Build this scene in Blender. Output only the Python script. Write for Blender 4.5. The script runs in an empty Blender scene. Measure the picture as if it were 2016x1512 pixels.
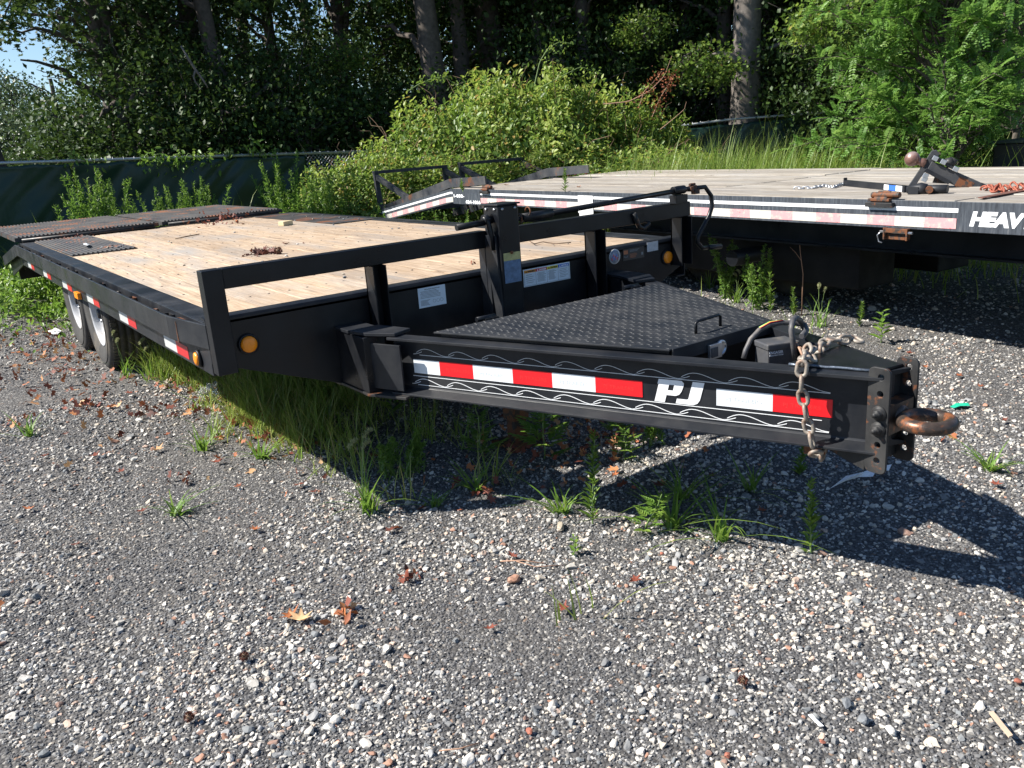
import bpy, math, random
import numpy as np
from mathutils import Vector, Matrix, noise as mnoise
random.seed(7); rng = np.random.default_rng(7)
SC = bpy.context.scene; COL = SC.collection
# ---------------------------------------------------------------- camera, sky, sun, exposure
CF = 1637.59; CP = np.array([-0.80667, -3.03192, 1.33997])
CR = np.array([0.804697, -0.589569, -0.06979]); CU = np.array([0.220315, 0.18739, 0.95726]); CW = np.array([0.551293, 0.78568, -0.280683])
cam = bpy.data.cameras.new('camera'); cam.sensor_width = 36; cam.lens = CF/2016*36; cam.clip_start = .05; cam.clip_end = 2000
camo = bpy.data.objects.new('camera', cam); COL.objects.link(camo)
M3 = Matrix((CR, CU, -CW)).transposed()
camo.matrix_world = Matrix.Translation(Vector(CP)) @ M3.to_4x4(); SC.camera = camo
SUN = Vector((-0.86, 0.58, 1.0)).normalized()          # towards the sun
w = bpy.data.worlds.new('World'); SC.world = w; w.use_nodes = True
wn = w.node_tree; wn.nodes.clear()
sky = wn.nodes.new('ShaderNodeTexSky'); sky.sky_type = 'NISHITA'; sky.sun_disc = False
sky.sun_elevation = math.asin(SUN.z); sky.sun_rotation = math.atan2(SUN.x, SUN.y)
sky.air_density = 1.0; sky.dust_density = .15; sky.ozone_density = 4.5
bgn = wn.nodes.new('ShaderNodeBackground'); bgn.inputs[1].default_value = .07
wo = wn.nodes.new('ShaderNodeOutputWorld'); wn.links.new(sky.outputs[0], bgn.inputs[0]); wn.links.new(bgn.outputs[0], wo.inputs[0])
sl = bpy.data.lights.new('sun', 'SUN'); sl.energy = 5.0; sl.angle = math.radians(.5); sl.color = (1, .95, .87)
so = bpy.data.objects.new('sun', sl); so.rotation_euler = SUN.to_track_quat('Z', 'Y').to_euler(); so.location = (-10, 8, 14); COL.objects.link(so)
SC.view_settings.view_transform = 'Standard'; SC.view_settings.look = 'None'; SC.view_settings.exposure = 1.12; SC.view_settings.gamma = 1
SC.view_settings.use_curve_mapping = False
SC.cycles.max_bounces = 8; SC.cycles.transparent_max_bounces = 8

# ---------------------------------------------------------------- measuring helpers: a point of the photo on a known plane
def hit(px, py, ax, val):
    d = CF*CW + CR*(px-1008) - CU*(py-756); t = (val-CP[ax])/d[ax]; return Vector(CP+t*d)
def hitplane(px, py, o, n):
    d = CF*CW + CR*(px-1008) - CU*(py-756); o = np.array(o, float); n = np.array(n, float)
    t = ((o-CP)@n)/(d@n); return Vector(CP+t*d)
def along(px, D):                       # ground position in the direction of column px, D metres away
    py = 300-px*.073+67; d = CF*CW + CR*(px-1008) - CU*(py-756); d = d[:2]/np.hypot(*d[:2]); return CP[0]+d[0]*D, CP[1]+d[1]*D
def gh(x, y):                           # gentle unevenness of the yard
    return .012*math.sin(1.7*x+.6*y)*math.cos(1.3*y-.4*x)+.006*math.sin(4.1*x-2.3*y)
def ghv(x, y):
    return .012*np.sin(1.7*x+.6*y)*np.cos(1.3*y-.4*x)+.006*np.sin(4.1*x-2.3*y)

# ---------------------------------------------------------------- materials
def mat(name):
    m = bpy.data.materials.new(name); m.use_nodes = True; nt = m.node_tree; b = nt.nodes['Principled BSDF']; return m, nt, b
def N(nt, t, **k):
    n = nt.nodes.new(t)
    for a, v in k.items(): setattr(n, a, v)
    return n
def ramp(nt, fac, stops, interp='LINEAR'):
    r = N(nt, 'ShaderNodeValToRGB'); r.color_ramp.interpolation = interp
    e = r.color_ramp.elements
    while len(e) < len(stops): e.new(.5)
    for i, (p, c) in enumerate(stops): e[i].position = p; e[i].color = (*c, 1) if len(c) == 3 else c
    nt.links.new(fac, r.inputs[0]); return r.outputs[0]
def coords(nt, kind='Object', scale=(1, 1, 1)):
    tc = N(nt, 'ShaderNodeTexCoord'); mp = N(nt, 'ShaderNodeMapping'); mp.inputs['Scale'].default_value = scale
    nt.links.new(tc.outputs[kind], mp.inputs[0]); return mp.outputs[0]
def noise(nt, vec, scale, detail=4, rough=.55, dist=0):
    n = N(nt, 'ShaderNodeTexNoise'); n.inputs['Scale'].default_value = scale; n.inputs['Detail'].default_value = detail
    n.inputs['Roughness'].default_value = rough; n.inputs['Distortion'].default_value = dist
    nt.links.new(vec, n.inputs['Vector']); return n.outputs['Fac']
def mix(nt, fac, a, b, mode='MIX'):
    m = N(nt, 'ShaderNodeMix', data_type='RGBA', blend_type=mode)
    if isinstance(fac, (int, float)): m.inputs[0].default_value = fac
    else: nt.links.new(fac, m.inputs[0])
    for i, v in ((6, a), (7, b)):
        if isinstance(v, tuple): m.inputs[i].default_value = (*v, 1)
        else: nt.links.new(v, m.inputs[i])
    return m.outputs[2]
def bump(nt, b, h, strength=.3, dist=.01):
    n = N(nt, 'ShaderNodeBump'); n.inputs['Strength'].default_value = strength; n.inputs['Distance'].default_value = dist
    nt.links.new(h, n.inputs['Height']); nt.links.new(n.outputs[0], b.inputs['Normal'])
def simple(name, col, rough=.5, metal=0, var=.25, scale=20, bmp=.15, dirt=None, dirt_amt=.5):
    m, nt, b = mat(name); v = coords(nt); f = noise(nt, v, scale)
    c = ramp(nt, f, [(.25, tuple(x*(1-var) for x in col)), (.75, tuple(min(1, x*(1+var)) for x in col))])
    if dirt:
        f2 = noise(nt, v, scale*.35, 6, .65); msk = ramp(nt, f2, [(.5, (0, 0, 0)), (.5+.25*(1-dirt_amt)+.03, (1, 1, 1))])
        c = mix(nt, msk, c, dirt)
    nt.links.new(c, b.inputs['Base Color']); b.inputs['Roughness'].default_value = rough; b.inputs['Metallic'].default_value = metal
    if bmp: bump(nt, b, noise(nt, v, scale*4), bmp, .002)
    return m
BLACK = None
def black_paint(name, dust=.11, rough=.3, rust=.0, base=(.0050, .0060, .0085), rs=4):
    m, nt, b = mat(name); v = coords(nt)
    f = noise(nt, v, 5, 8, .62); f3 = noise(nt, coords(nt, 'Object', (1, 1, 6)), 14, 5, .6)
    c = mix(nt, ramp(nt, f, [(.42, (0, 0, 0)), (.78, (dust, dust, dust))]), base, (.085, .083, .078))
    c = mix(nt, ramp(nt, f3, [(.60, (0, 0, 0)), (.85, (dust*.6,)*3)]), c, (.11, .105, .10))
    c = mix(nt, ramp(nt, noise(nt, v, 38, 5, .75), [(.67, (0, 0, 0)), (.72, (.4, .4, .4))]), c, (.065, .065, .066))
    c = mix(nt, ramp(nt, noise(nt, coords(nt, 'Object', (1, 1, .35)), 2.2, 6, .7), [(.48, (0, 0, 0)), (.75, (dust*.8,)*3)]), c, (.09, .086, .082))
    if rust:
        f2 = noise(nt, v, rs, 7, .62)
        c = mix(nt, ramp(nt, f2, [(.62-.12*rust, (0, 0, 0)), (.70-.12*rust, (.9, .9, .9))]), c, (.16, .06, .025))
    nt.links.new(c, b.inputs['Base Color'])
    b.inputs['Specular IOR Level'].default_value = .3; r = ramp(nt, f, [(.3, (rough*.8,)*3), (.8, (min(1, rough*2.0),)*3)]); nt.links.new(r, b.inputs['Roughness'])
    bump(nt, b, noise(nt, v, 60, 3), .08, .002); return m
BLACK = black_paint('black_paint')
BLACKD = black_paint('dusty_black_paint', .24, .34, 0, (.0085, .0105, .0150))
BLACKR = black_paint('black_paint_with_rust', .45, .42, .32, (.010, .0105, .012), 22)
RUSTY = black_paint('rusty_steel', .5, .6, 1.5, (.03, .022, .018), 28)
FADED = black_paint('faded_black_paint', .85, .5, .15, (.03, .034, .042))
RUBBER = simple('tyre_rubber', (.042, .040, .038), .85, 0, .3, 12, .2, (.11, .095, .075), .45)
WHITEP = simple('white_rim_paint', (.40, .41, .43), .45, 0, .15, 8, .05, (.18, .13, .09), .5)
RIMK = black_paint('dark_rim_paint', .5, .5)  # second trailer's rims coloured black to suit the shade under its deck
CHAIN = simple('weathered_chain_steel', (.28, .245, .205), .6, .3, .3, 60, .3, (.19, .10, .06), .35)
ZINC = simple('zinc_steel', (.55, .56, .58), .35, .9, .15, 40, .1)
GALV = simple('galvanised_pipe', (.42, .44, .45), .45, .6, .15, 15, .1)
PLAST = simple('grey_plastic', (.06, .062, .068), .5, 0, .15, 30, .1, (.12, .11, .10), .3)
HOSE = simple('cable_jacket', (.055, .055, .06), .55, 0, .3, 20, .1, (.16, .14, .12), .5)
DECALW = simple('white_decal', (.78, .79, .80), .45, 0, .04, 40, 0)
DECALS = simple('silver_decal', (.62, .64, .66), .4, 0, .1, 40, 0)
INK = simple('black_print', (.02, .02, .025), .5, 0, .1, 40, 0)
INKG = simple('grey_print', (.16, .18, .20), .5, 0, .1, 40, 0)
STKW = simple('sticker_white', (.62, .70, .78), .4, 0, .04, 40, 0)
ORANGE = simple('orange_print', (.85, .32, .03), .5, 0, .05, 40, 0)
REDP = simple('red_print', (.55, .03, .06), .5, 0, .05, 40, 0)
YEL = simple('yellow_print', (.75, .62, .05), .5, 0, .05, 40, 0)
BLUEP = simple('blue_print', (.03, .13, .55), .5, 0, .05, 40, 0)
def tape(name, col, faded=0):
    m, nt, b = mat(name); v = coords(nt)
    vo = N(nt, 'ShaderNodeTexVoronoi'); vo.inputs['Scale'].default_value = 300; nt.links.new(v, vo.inputs['Vector'])
    c = mix(nt, ramp(nt, vo.outputs['Distance'], [(.1, (0, 0, 0)), (.7, (.25, .25, .25))]), col, tuple(x*.7 for x in col))
    if faded:
        c = mix(nt, ramp(nt, noise(nt, v, 26, 6, .7), [(.5, (0, 0, 0)), (.63, (.75, .75, .75))]), c, (.55, .50, .42))
        c = mix(nt, ramp(nt, noise(nt, v, 55, 4, .6), [(.64, (0, 0, 0)), (.68, (.8, .8, .8))]), c, (.50, .10, .09))
    nt.links.new(c, b.inputs['Base Color']); b.inputs['Roughness'].default_value = .38
    return m
TAPEW = tape('reflective_white', (.74, .77, .79)); TAPER = tape('reflective_red', (.78, .012, .018))
TAPEWD = tape('dusty_reflective_white', (.50, .51, .51)); TAPERD = tape('dusty_reflective_red', (.48, .018, .022))
FTW = tape('faded_reflective_white', (.60, .57, .52), 1); FTR = tape('faded_reflective_pink', (.62, .32, .33), 1)
m, nt, b = mat('amber_lens'); b.inputs['Base Color'].default_value = (.85, .26, .01, 1); b.inputs['Roughness'].default_value = .25
vo = N(nt, 'ShaderNodeTexVoronoi'); vo.inputs['Scale'].default_value = 250; nt.links.new(coords(nt), vo.inputs['Vector']); bump(nt, b, vo.outputs['Distance'], .4, .002)
AMBER = m
def wood(name, light, mid, dark, greyed=.3, sx=14):
    m, nt, b = mat(name); oi = N(nt, 'ShaderNodeObjectInfo')
    tc = N(nt, 'ShaderNodeTexCoord'); add = N(nt, 'ShaderNodeVectorMath', operation='ADD'); cmb = N(nt, 'ShaderNodeCombineXYZ')
    mul = N(nt, 'ShaderNodeMath', operation='MULTIPLY'); mul.inputs[1].default_value = 37; nt.links.new(oi.outputs['Random'], mul.inputs[0])
    nt.links.new(mul.outputs[0], cmb.inputs[0]); nt.links.new(mul.outputs[0], cmb.inputs[1]); nt.links.new(tc.outputs['Object'], add.inputs[0]); nt.links.new(cmb.outputs[0], add.inputs[1])
    def mp(s):
        q = N(nt, 'ShaderNodeMapping'); q.inputs['Scale'].default_value = s; nt.links.new(add.outputs[0], q.inputs[0]); return q.outputs[0]
    g = noise(nt, mp((sx, .9, sx)), 3.2, 8, .68, 1.2); f = noise(nt, mp((60, 1.6, 60)), 4, 5, .7, .3); big = noise(nt, mp((3, .8, 3)), 1.2, 5, .6)
    c = ramp(nt, g, [(.28, dark), (.42, mid), (.62, light), (.8, tuple(x*1.06 for x in light))])
    c = mix(nt, ramp(nt, f, [(.5, (0, 0, 0)), (.72, (.65, .65, .65))]), c, dark)
    c = mix(nt, ramp(nt, big, [(.45, (0, 0, 0)), (.72, (greyed*2.0,)*3)]), c, (.30, .285, .265))
    c = mix(nt, ramp(nt, noise(nt, mp((1.5, .6, 1)), 2.5, 6, .6), [(.50, (0, 0, 0)), (.70, (.75, .75, .75))]), c, mid)
    hv = ramp(nt, oi.outputs['Random'], [(0, (.74, .73, .73)), (1, (1.0, 1.0, 1.0))]); c = mix(nt, 1.0, c, hv, 'MULTIPLY')
    nt.links.new(c, b.inputs['Base Color']); b.inputs['Roughness'].default_value = .8; bump(nt, b, f, .5, .003); return m
WOOD1 = wood('deck_wood', (.585, .455, .32), (.39, .275, .175), (.12, .09, .07), .46)
WOOD2 = wood('weathered_deck_wood', (.45, .415, .36), (.27, .235, .19), (.06, .05, .042), .5, 11)
def leafmat(name, stops, trans=.35, rough=.45, spec=.4):
    m, nt, b = mat(name); a = N(nt, 'ShaderNodeAttribute', attribute_name='tone')
    c = ramp(nt, a.outputs['Fac'], stops); nt.links.new(c, b.inputs['Base Color']); b.inputs['Roughness'].default_value = rough
    b.inputs['Specular IOR Level'].default_value = spec
    tr = N(nt, 'ShaderNodeBsdfTranslucent'); c2 = mix(nt, min(.35, trans*1.1), c, (.10, .14, .01), 'ADD'); nt.links.new(c2, tr.inputs[0])
    ms = N(nt, 'ShaderNodeMixShader'); ms.inputs[0].default_value = trans
    nt.links.new(b.outputs[0], ms.inputs[1]); nt.links.new(tr.outputs[0], ms.inputs[2]); nt.links.new(ms.outputs[0], nt.nodes['Material Output'].inputs[0]); return m
L_TREE = leafmat('tree_leaf', [(0, (.020, .042, .013)), (.6, (.042, .082, .021)), (1, (.085, .14, .032))], .24, .5, .22)
L_PALE = leafmat('pale_leaf', [(0, (.045, .075, .035)), (.6, (.08, .125, .05)), (.9, (.12, .16, .08)), (1, (.30, .34, .28))], .2)
L_BUSH = leafmat('bush_leaf', [(0, (.05, .095, .018)), (.30, (.10, .18, .036)), (.6, (.17, .27, .05)), (.85, (.31, .38, .08)), (1, (.36, .22, .07))], .46)
L_LOC = leafmat('locust_leaf', [(0, (.07, .16, .03)), (.5, (.14, .28, .055)), (1, (.27, .40, .11))], .5)
L_GRASS = leafmat('grass_blade', [(0, (.07, .14, .022)), (.5, (.18, .28, .045)), (.9, (.31, .36, .09)), (1, (.38, .31, .15))], .36)
L_WEED = leafmat('weed_leaf', [(0, (.07, .15, .028)), (.6, (.14, .26, .04)), (1, (.25, .35, .07))], .42)
L_DRY = leafmat('dry_leaf', [(0, (.08, .030, .022)), (.45, (.21, .055, .032)), (.8, (.42, .15, .05)), (1, (.58, .38, .20))], .12, .7)
L_HEAD = leafmat('seed_head', [(0, (.20, .24, .10)), (1, (.45, .45, .25))], .3)
BARK = simple('bark', (.085, .070, .058), .9, 0, .45, 14, .8)
BARKG = simple('grey_bark', (.15, .13, .115), .9, 0, .35, 14, .8)
TWIG = simple('twig', (.16, .10, .06), .8, 0, .3, 30, .2)
STEM = simple('green_stem', (.13, .20, .06), .6, 0, .2, 30, 0)
DSTEM = simple('dry_stem', (.34, .20, .13), .7, 0, .2, 30, 0)

# ---------------------------------------------------------------- mesh building
class MB:
    def __init__(s): s.v = []; s.f = []; s.m = []; s.sm = []
    def add(s, vs, fs, mi=0, smooth=False):
        o = len(s.v); s.v += [tuple(v) for v in vs]; s.f += [tuple(o+i for i in f) for f in fs]; s.m += [mi]*len(fs); s.sm += [smooth]*len(fs); return s
    def prism(s, pts, vec, mi=0):
        n = len(pts); vec = Vector(vec); a = [Vector(q) for q in pts]; bb = [q+vec for q in a]
        return s.add(a+bb, [tuple(range(n))[::-1], tuple(range(n, 2*n))]+[(i, (i+1) % n, n+(i+1) % n, n+i) for i in range(n)], mi)
    def box(s, x0, x1, y0, y1, z0, z1, mi=0):
        return s.prism([(x0, y0, z0), (x1, y0, z0), (x1, y1, z0), (x0, y1, z0)], (0, 0, z1-z0), mi)
    def obox(s, c, ax, ay, az, mi=0):          # centre and three half axes
        c, ax, ay, az = map(Vector, (c, ax, ay, az))
        return s.prism([c-ax-ay-az, c+ax-ay-az, c+ax+ay-az, c-ax+ay-az], az*2, mi)
    def tube(s, path, r, n=8, mi=0, closed=False, caps=True):
        P = [Vector(q) for q in path]; k = len(P); rr = r if isinstance(r, (list, tuple)) else [r]*k
        base = len(s.v); up = None; vs = []
        for i in range(k):
            if closed: t = (P[(i+1) % k]-P[i-1])
            else: t = P[min(i+1, k-1)]-P[max(i-1, 0)]
            if t.length < 1e-9: t = Vector((0, 0, 1))
            t.normalize()
            if up is None: up = t.orthogonal().normalized()
            up = (up-t*up.dot(t));  up = up.normalized() if up.length > 1e-6 else t.orthogonal().normalized()
            sd = t.cross(up)
            for j in range(n):
                a = 2*math.pi*j/n; vs.append(P[i]+(up*math.cos(a)+sd*math.sin(a))*rr[i])
        fs = []
        for i in range(k if closed else k-1):
            for j in range(n):
                a = i*n+j; b2 = i*n+(j+1) % n; c = ((i+1) % k)*n+(j+1) % n; d = ((i+1) % k)*n+j; fs.append((a, b2, c, d))
        s.add(vs, fs, mi, n > 4)
        if not closed and caps:
            o = base; s.f += [tuple(o+j for j in range(n))[::-1], tuple(o+(k-1)*n+j for j in range(n))]; s.m += [mi]*2; s.sm += [False]*2
        return s
    def lathe(s, o, ax, prof, n=32, mi=0):     # prof: (along axis, radius)
        o = Vector(o); ax = Vector(ax).normalized(); u = ax.orthogonal().normalized(); v = ax.cross(u); vs = []
        for h, r in prof:
            for j in range(n):
                a = 2*math.pi*j/n; vs.append(o+ax*h+(u*math.cos(a)+v*math.sin(a))*r)
        fs = [(i*n+j, i*n+(j+1) % n, (i+1)*n+(j+1) % n, (i+1)*n+j) for i in range(len(prof)-1) for j in range(n)]
        return s.add(vs, fs, mi, True)
    def cyl(s, a, b2, r, n=12, mi=0): return s.tube([a, b2], r, n, mi)
    def sphere(s, c, r, n=12, mi=0, sq=(1, 1, 1)):
        c = Vector(c); vs = [c+Vector((0, 0, r*sq[2]))]
        for i in range(1, n//2):
            t = math.pi*i/(n//2)
            for j in range(n): a = 2*math.pi*j/n; vs.append(c+Vector((r*sq[0]*math.sin(t)*math.cos(a), r*sq[1]*math.sin(t)*math.sin(a), r*sq[2]*math.cos(t))))
        vs.append(c-Vector((0, 0, r*sq[2]))); k = n//2-1
        fs = [(0, 1+j, 1+(j+1) % n) for j in range(n)]
        fs += [(1+i*n+j, 1+(i+1)*n+j, 1+(i+1)*n+(j+1) % n, 1+i*n+(j+1) % n) for i in range(k-1) for j in range(n)]
        fs += [(len(vs)-1, 1+(k-1)*n+(j+1) % n, 1+(k-1)*n+j) for j in range(n)]
        return s.add(vs, fs, mi, True)
    def build(s, name, mats, parent=None, bevel=0, **tags):
        me = bpy.data.meshes.new(name); me.from_pydata(s.v, [], s.f)
        for mm in (mats if isinstance(mats, (list, tuple)) else [mats]): me.materials.append(mm)
        me.polygons.foreach_set('material_index', s.m); me.polygons.foreach_set('use_smooth', s.sm); me.update()
        import bmesh
        bm = bmesh.new(); bm.from_mesh(me); bmesh.ops.recalc_face_normals(bm, faces=bm.faces); bm.to_mesh(me); bm.free()
        o = bpy.data.objects.new(name, me); COL.objects.link(o)
        if parent: o.parent = parent
        if bevel:
            bv = o.modifiers.new('edge', 'BEVEL'); bv.width = bevel; bv.segments = 2; bv.limit_method = 'ANGLE'; bv.angle_limit = math.radians(40)
        return tagd(o, **tags)
def tagd(o, label=None, cat=None, group=None, kind=None):
    if label: o['label'] = label
    if cat: o['category'] = cat
    if group: o['group'] = group
    if kind: o['kind'] = kind
    return o
def empty(name, label, cat, loc=(0, 0, 0), group=None):
    o = bpy.data.objects.new(name, None); o.empty_display_size = .1; COL.objects.link(o); o.location = loc; return tagd(o, label, cat, group)
def adopt(o, root):                      # give a mesh that is in world coordinates to a thing whose empty stands elsewhere
    o.parent = root; o.matrix_parent_inverse = Matrix.Translation(root.location).inverted(); return o
def copy_tree(o, parent=None):
    c = o.copy(); COL.objects.link(c)
    if parent: c.parent = parent; c.matrix_parent_inverse = o.matrix_parent_inverse.copy()
    for ch in [k for k in KIDS.get(o.name, [])]: copy_tree(ch, c)
    return c
KIDS = {}
def curve_mesh(cu):
    o = bpy.data.objects.new('tmp', cu); COL.objects.link(o); dg = bpy.context.evaluated_depsgraph_get(); dg.update()
    me = bpy.data.meshes.new_from_object(o.evaluated_get(dg)); bpy.data.objects.remove(o); bpy.data.curves.remove(cu); return me
def frame_matrix(o, xd, yd):
    x = Vector(xd).normalized(); y = Vector(yd); y = (y-x*y.dot(x)).normalized(); z = x.cross(y)
    return Matrix.Translation(Vector(o)) @ Matrix((x, y, z)).transposed().to_4x4()
def text(name, body, o, xd, yd, size, m, parent, shear=0, bold=0, width=None, ext=.0004, spacing=1.0):
    cu = bpy.data.curves.new('t', 'FONT'); cu.body = body; cu.size = size; cu.shear = shear; cu.offset = bold; cu.extrude = ext; cu.resolution_u = 3; cu.space_character = spacing
    me = curve_mesh(cu)
    if width:
        xs = [v.co.x for v in me.vertices]; k = width/(max(xs)-min(xs)); x0 = min(xs)
        for v in me.vertices: v.co.x = (v.co.x-x0)*k
    me.transform(frame_matrix(o, xd, yd)); me.materials.clear(); me.materials.append(m); me.name = name
    ob = bpy.data.objects.new(name, me); COL.objects.link(ob); ob.parent = parent; return ob
def plate_holes(name, outer, holes, th, M, m, parent=None, bev=.0015):   # outline and round holes in 2D, placed by matrix M
    cu = bpy.data.curves.new('c', 'CURVE'); cu.dimensions = '2D'; cu.fill_mode = 'BOTH'; cu.extrude = th/2-bev; cu.bevel_depth = bev; cu.bevel_resolution = 1; cu.offset = -bev
    def sp(pts):
        q = cu.splines.new('POLY'); q.points.add(len(pts)-1); q.use_cyclic_u = True
        for i, a in enumerate(pts): q.points[i].co = (a[0], a[1], 0, 1)
    sp(outer)
    for (cx, cy, r) in holes: sp([(cx+r*math.cos(-a*math.pi/10), cy+r*math.sin(-a*math.pi/10)) for a in range(20)])
    me = curve_mesh(cu); me.transform(M); me.materials.clear(); me.materials.append(m); me.name = name
    ob = bpy.data.objects.new(name, me); COL.objects.link(ob)
    if parent: ob.parent = parent
    return ob
def rounded(x0, x1, y0, y1, r, n=5):
    out = []
    for cx, cy, a0 in ((x1-r, y1-r, 0), (x0+r, y1-r, 90), (x0+r, y0+r, 180), (x1-r, y0+r, 270)):
        for i in range(n+1): a = math.radians(a0+90*i/n); out.append((cx+r*math.cos(a), cy+r*math.sin(a)))
    return out

# numpy leaf masses -------------------------------------------------------------
T_RH = (np.array([(0, 0, 0), (.5, .45, .10), (0, 1, 0), (-.5, .45, .10)]), np.array([(0, 1, 2), (0, 2, 3)]))
T_OV = (np.array([(0, 0, 0), (.38, .25, .06), (.42, .62, .06), (0, 1, -.08), (-.42, .62, .06), (-.38, .25, .06)]), np.array([(0, 1, 2), (0, 2, 3), (0, 3, 4), (0, 4, 5)]))
T_MAP = (np.array([(0, 0, 0), (.55, .18, .05), (.28, .42, 0), (.6, .78, .06), (.15, .68, 0), (0, 1.05, -.05), (-.15, .68, 0), (-.6, .78, .06), (-.28, .42, 0), (-.55, .18, .05)]),
         np.array([(0, 1, 2), (0, 2, 8), (0, 8, 9), (2, 3, 4), (2, 4, 6), (2, 6, 8), (4, 5, 6), (6, 7, 8)]))
def unit(a): return a/np.maximum(np.linalg.norm(a, axis=1, keepdims=True), 1e-9)
def rdir(n): return unit(rng.normal(size=(n, 3)))
def leaves(P, D, Nm, L, Wd, T=T_RH):
    D = unit(D); S = unit(np.cross(D, Nm)); Z = np.cross(S, D); tv, tf = T; n = len(P)
    L = np.broadcast_to(L, (n,)); Wd = np.broadcast_to(Wd, (n,))
    V = P[:, None, :]+D[:, None, :]*(tv[None, :, 1:2]*L[:, None, None])+S[:, None, :]*(tv[None, :, 0:1]*Wd[:, None, None])+Z[:, None, :]*(tv[None, :, 2:3]*L[:, None, None])
    F = tf[None]+(np.arange(n)*len(tv))[:, None, None]
    return V.reshape(-1, 3), F.reshape(-1, 3), len(tf)
def mesh_np(name, parts, mats):          # parts: list of (V, F, tone per face, material index)
    V = np.concatenate([q[0] for q in parts]); offs = np.cumsum([0]+[len(q[0]) for q in parts[:-1]])
    F = np.concatenate([q[1]+o for q, o in zip(parts, offs)]); T = np.concatenate([q[2] for q in parts]); Mi = np.concatenate([np.full(len(q[1]), q[3]) for q in parts])
    me = bpy.data.meshes.new(name); me.vertices.add(len(V)); me.vertices.foreach_set('co', V.astype(np.float32).ravel())
    me.loops.add(len(F)*3); me.loops.foreach_set('vertex_index', F.astype(np.int32).ravel()); me.polygons.add(len(F))
    me.polygons.foreach_set('loop_start', np.arange(0, len(F)*3, 3, dtype=np.int32)); me.polygons.foreach_set('material_index', Mi.astype(np.int32))
    at = me.attributes.new('tone', 'FLOAT', 'FACE'); at.data.foreach_set('value', T.astype(np.float32))
    for mm in mats: me.materials.append(mm)
    me.update(calc_edges=True); return me
def tonef(t, k): return np.repeat(t, k)
def obj(name, me, parent=None, **t):
    o = bpy.data.objects.new(name, me); COL.objects.link(o)
    if parent: o.parent = parent
    return tagd(o, **t)
def tube_np(path, r, n=5):               # triangles of a tapered tube
    P = np.array(path, float); k = len(P); r = np.broadcast_to(r, (k,)); T = np.gradient(P, axis=0); T = unit(T)
    ref = np.array([.31, .17, .93]); A = unit(np.cross(T, ref)); B = np.cross(T, A); a = np.arange(n)*2*np.pi/n
    V = (P[:, None]+r[:, None, None]*(A[:, None]*np.cos(a)[None, :, None]+B[:, None]*np.sin(a)[None, :, None])).reshape(-1, 3); F = []
    for i in range(k-1):
        for j in range(n):
            q = i*n+j; q2 = i*n+(j+1) % n; F += [(q, q2, q2+n), (q, q2+n, q+n)]
    return V, np.array(F), np.full(len(F), .5)
def curve_pts(a, b2, sag=0, n=8, wob=0):
    a = np.array(a, float); b2 = np.array(b2, float); t = np.linspace(0, 1, n)[:, None]; q = a+(b2-a)*t; q[:, 2] += (4*sag*t*(1-t))[:, 0]
    if wob: q[1:-1] += rng.normal(size=(n-2, 3))*wob
    return q

# ================================================================ GROUND
def gridc(lo, hi, f0, f1, step):
    c = list(np.arange(f0, f1, step)); l = [f0-1.0*1.6**i for i in range(14) if f0-1.6**i > lo]; h = [f1+1.6**i for i in range(14) if f1+1.6**i < hi]
    return np.array(sorted(set([lo]+l+c+h+[hi])))
gx = gridc(-400, 400, -5, 9, .12); gy = gridc(-400, 400, -4, 13, .12); X, Y = np.meshgrid(gx, gy, indexing='ij'); Z = ghv(X, Y)
far = np.clip((np.hypot(X-2, Y-3)-14)/10, 0, 1); Z = Z*(1-far)
V = np.stack([X, Y, Z], -1).reshape(-1, 3); nx, ny = len(gx), len(gy); I = np.arange(nx*ny).reshape(nx, ny)
F = np.stack([I[:-1, :-1], I[1:, :-1], I[1:, 1:], I[:-1, 1:]], -1).reshape(-1, 4); F = np.concatenate([F[:, [0, 1, 2]], F[:, [0, 2, 3]]])
m, nt, b = mat('gravel_ground'); v = coords(nt)
STONE_STOPS = [(0, (0.041, 0.042, 0.046)), (.30, (0.068, 0.069, 0.074)), (.55, (0.115, 0.116, 0.121)), (.70, (0.136, 0.136, 0.138)), (.80, (0.289, 0.276, 0.255)), (.93, (0.442, 0.425, 0.391)), (.975, (0.255, 0.162, 0.108))]
vo = N(nt, 'ShaderNodeTexVoronoi'); vo.inputs['Scale'].default_value = 95; nt.links.new(v, vo.inputs['Vector'])
sep = N(nt, 'ShaderNodeSeparateColor'); nt.links.new(vo.outputs['Color'], sep.inputs[0]); c1 = ramp(nt, sep.outputs[0], STONE_STOPS, 'CONSTANT')
dk = ramp(nt, vo.outputs['Distance'], [(.35, (1, 1, 1)), (.75, (.45, .45, .45))]); c1 = mix(nt, 1., c1, dk, 'MULTIPLY')
c1 = mix(nt, ramp(nt, noise(nt, v, .9, 6, .6), [(.38, (.15, .15, .15)), (.62, (.62, .62, .62))]), c1, (.112, .103, .092))
tcn = N(nt, 'ShaderNodeTexCoord'); sxyz = N(nt, 'ShaderNodeSeparateXYZ'); nt.links.new(tcn.outputs['Object'], sxyz.inputs[0])
ma = N(nt, 'ShaderNodeMath', operation='MULTIPLY_ADD'); nt.links.new(noise(nt, v, .7, 4), ma.inputs[0]); ma.inputs[1].default_value = 4; nt.links.new(sxyz.outputs[1], ma.inputs[2])
soil = ramp(nt, ma.outputs[0], [(.0, (0, 0, 0)), (1, (1, 1, 1))]); mr = N(nt, 'ShaderNodeMapRange'); mr.inputs[1].default_value = 9; mr.inputs[2].default_value = 11; nt.links.new(ma.outputs[0], mr.inputs[0])
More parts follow.
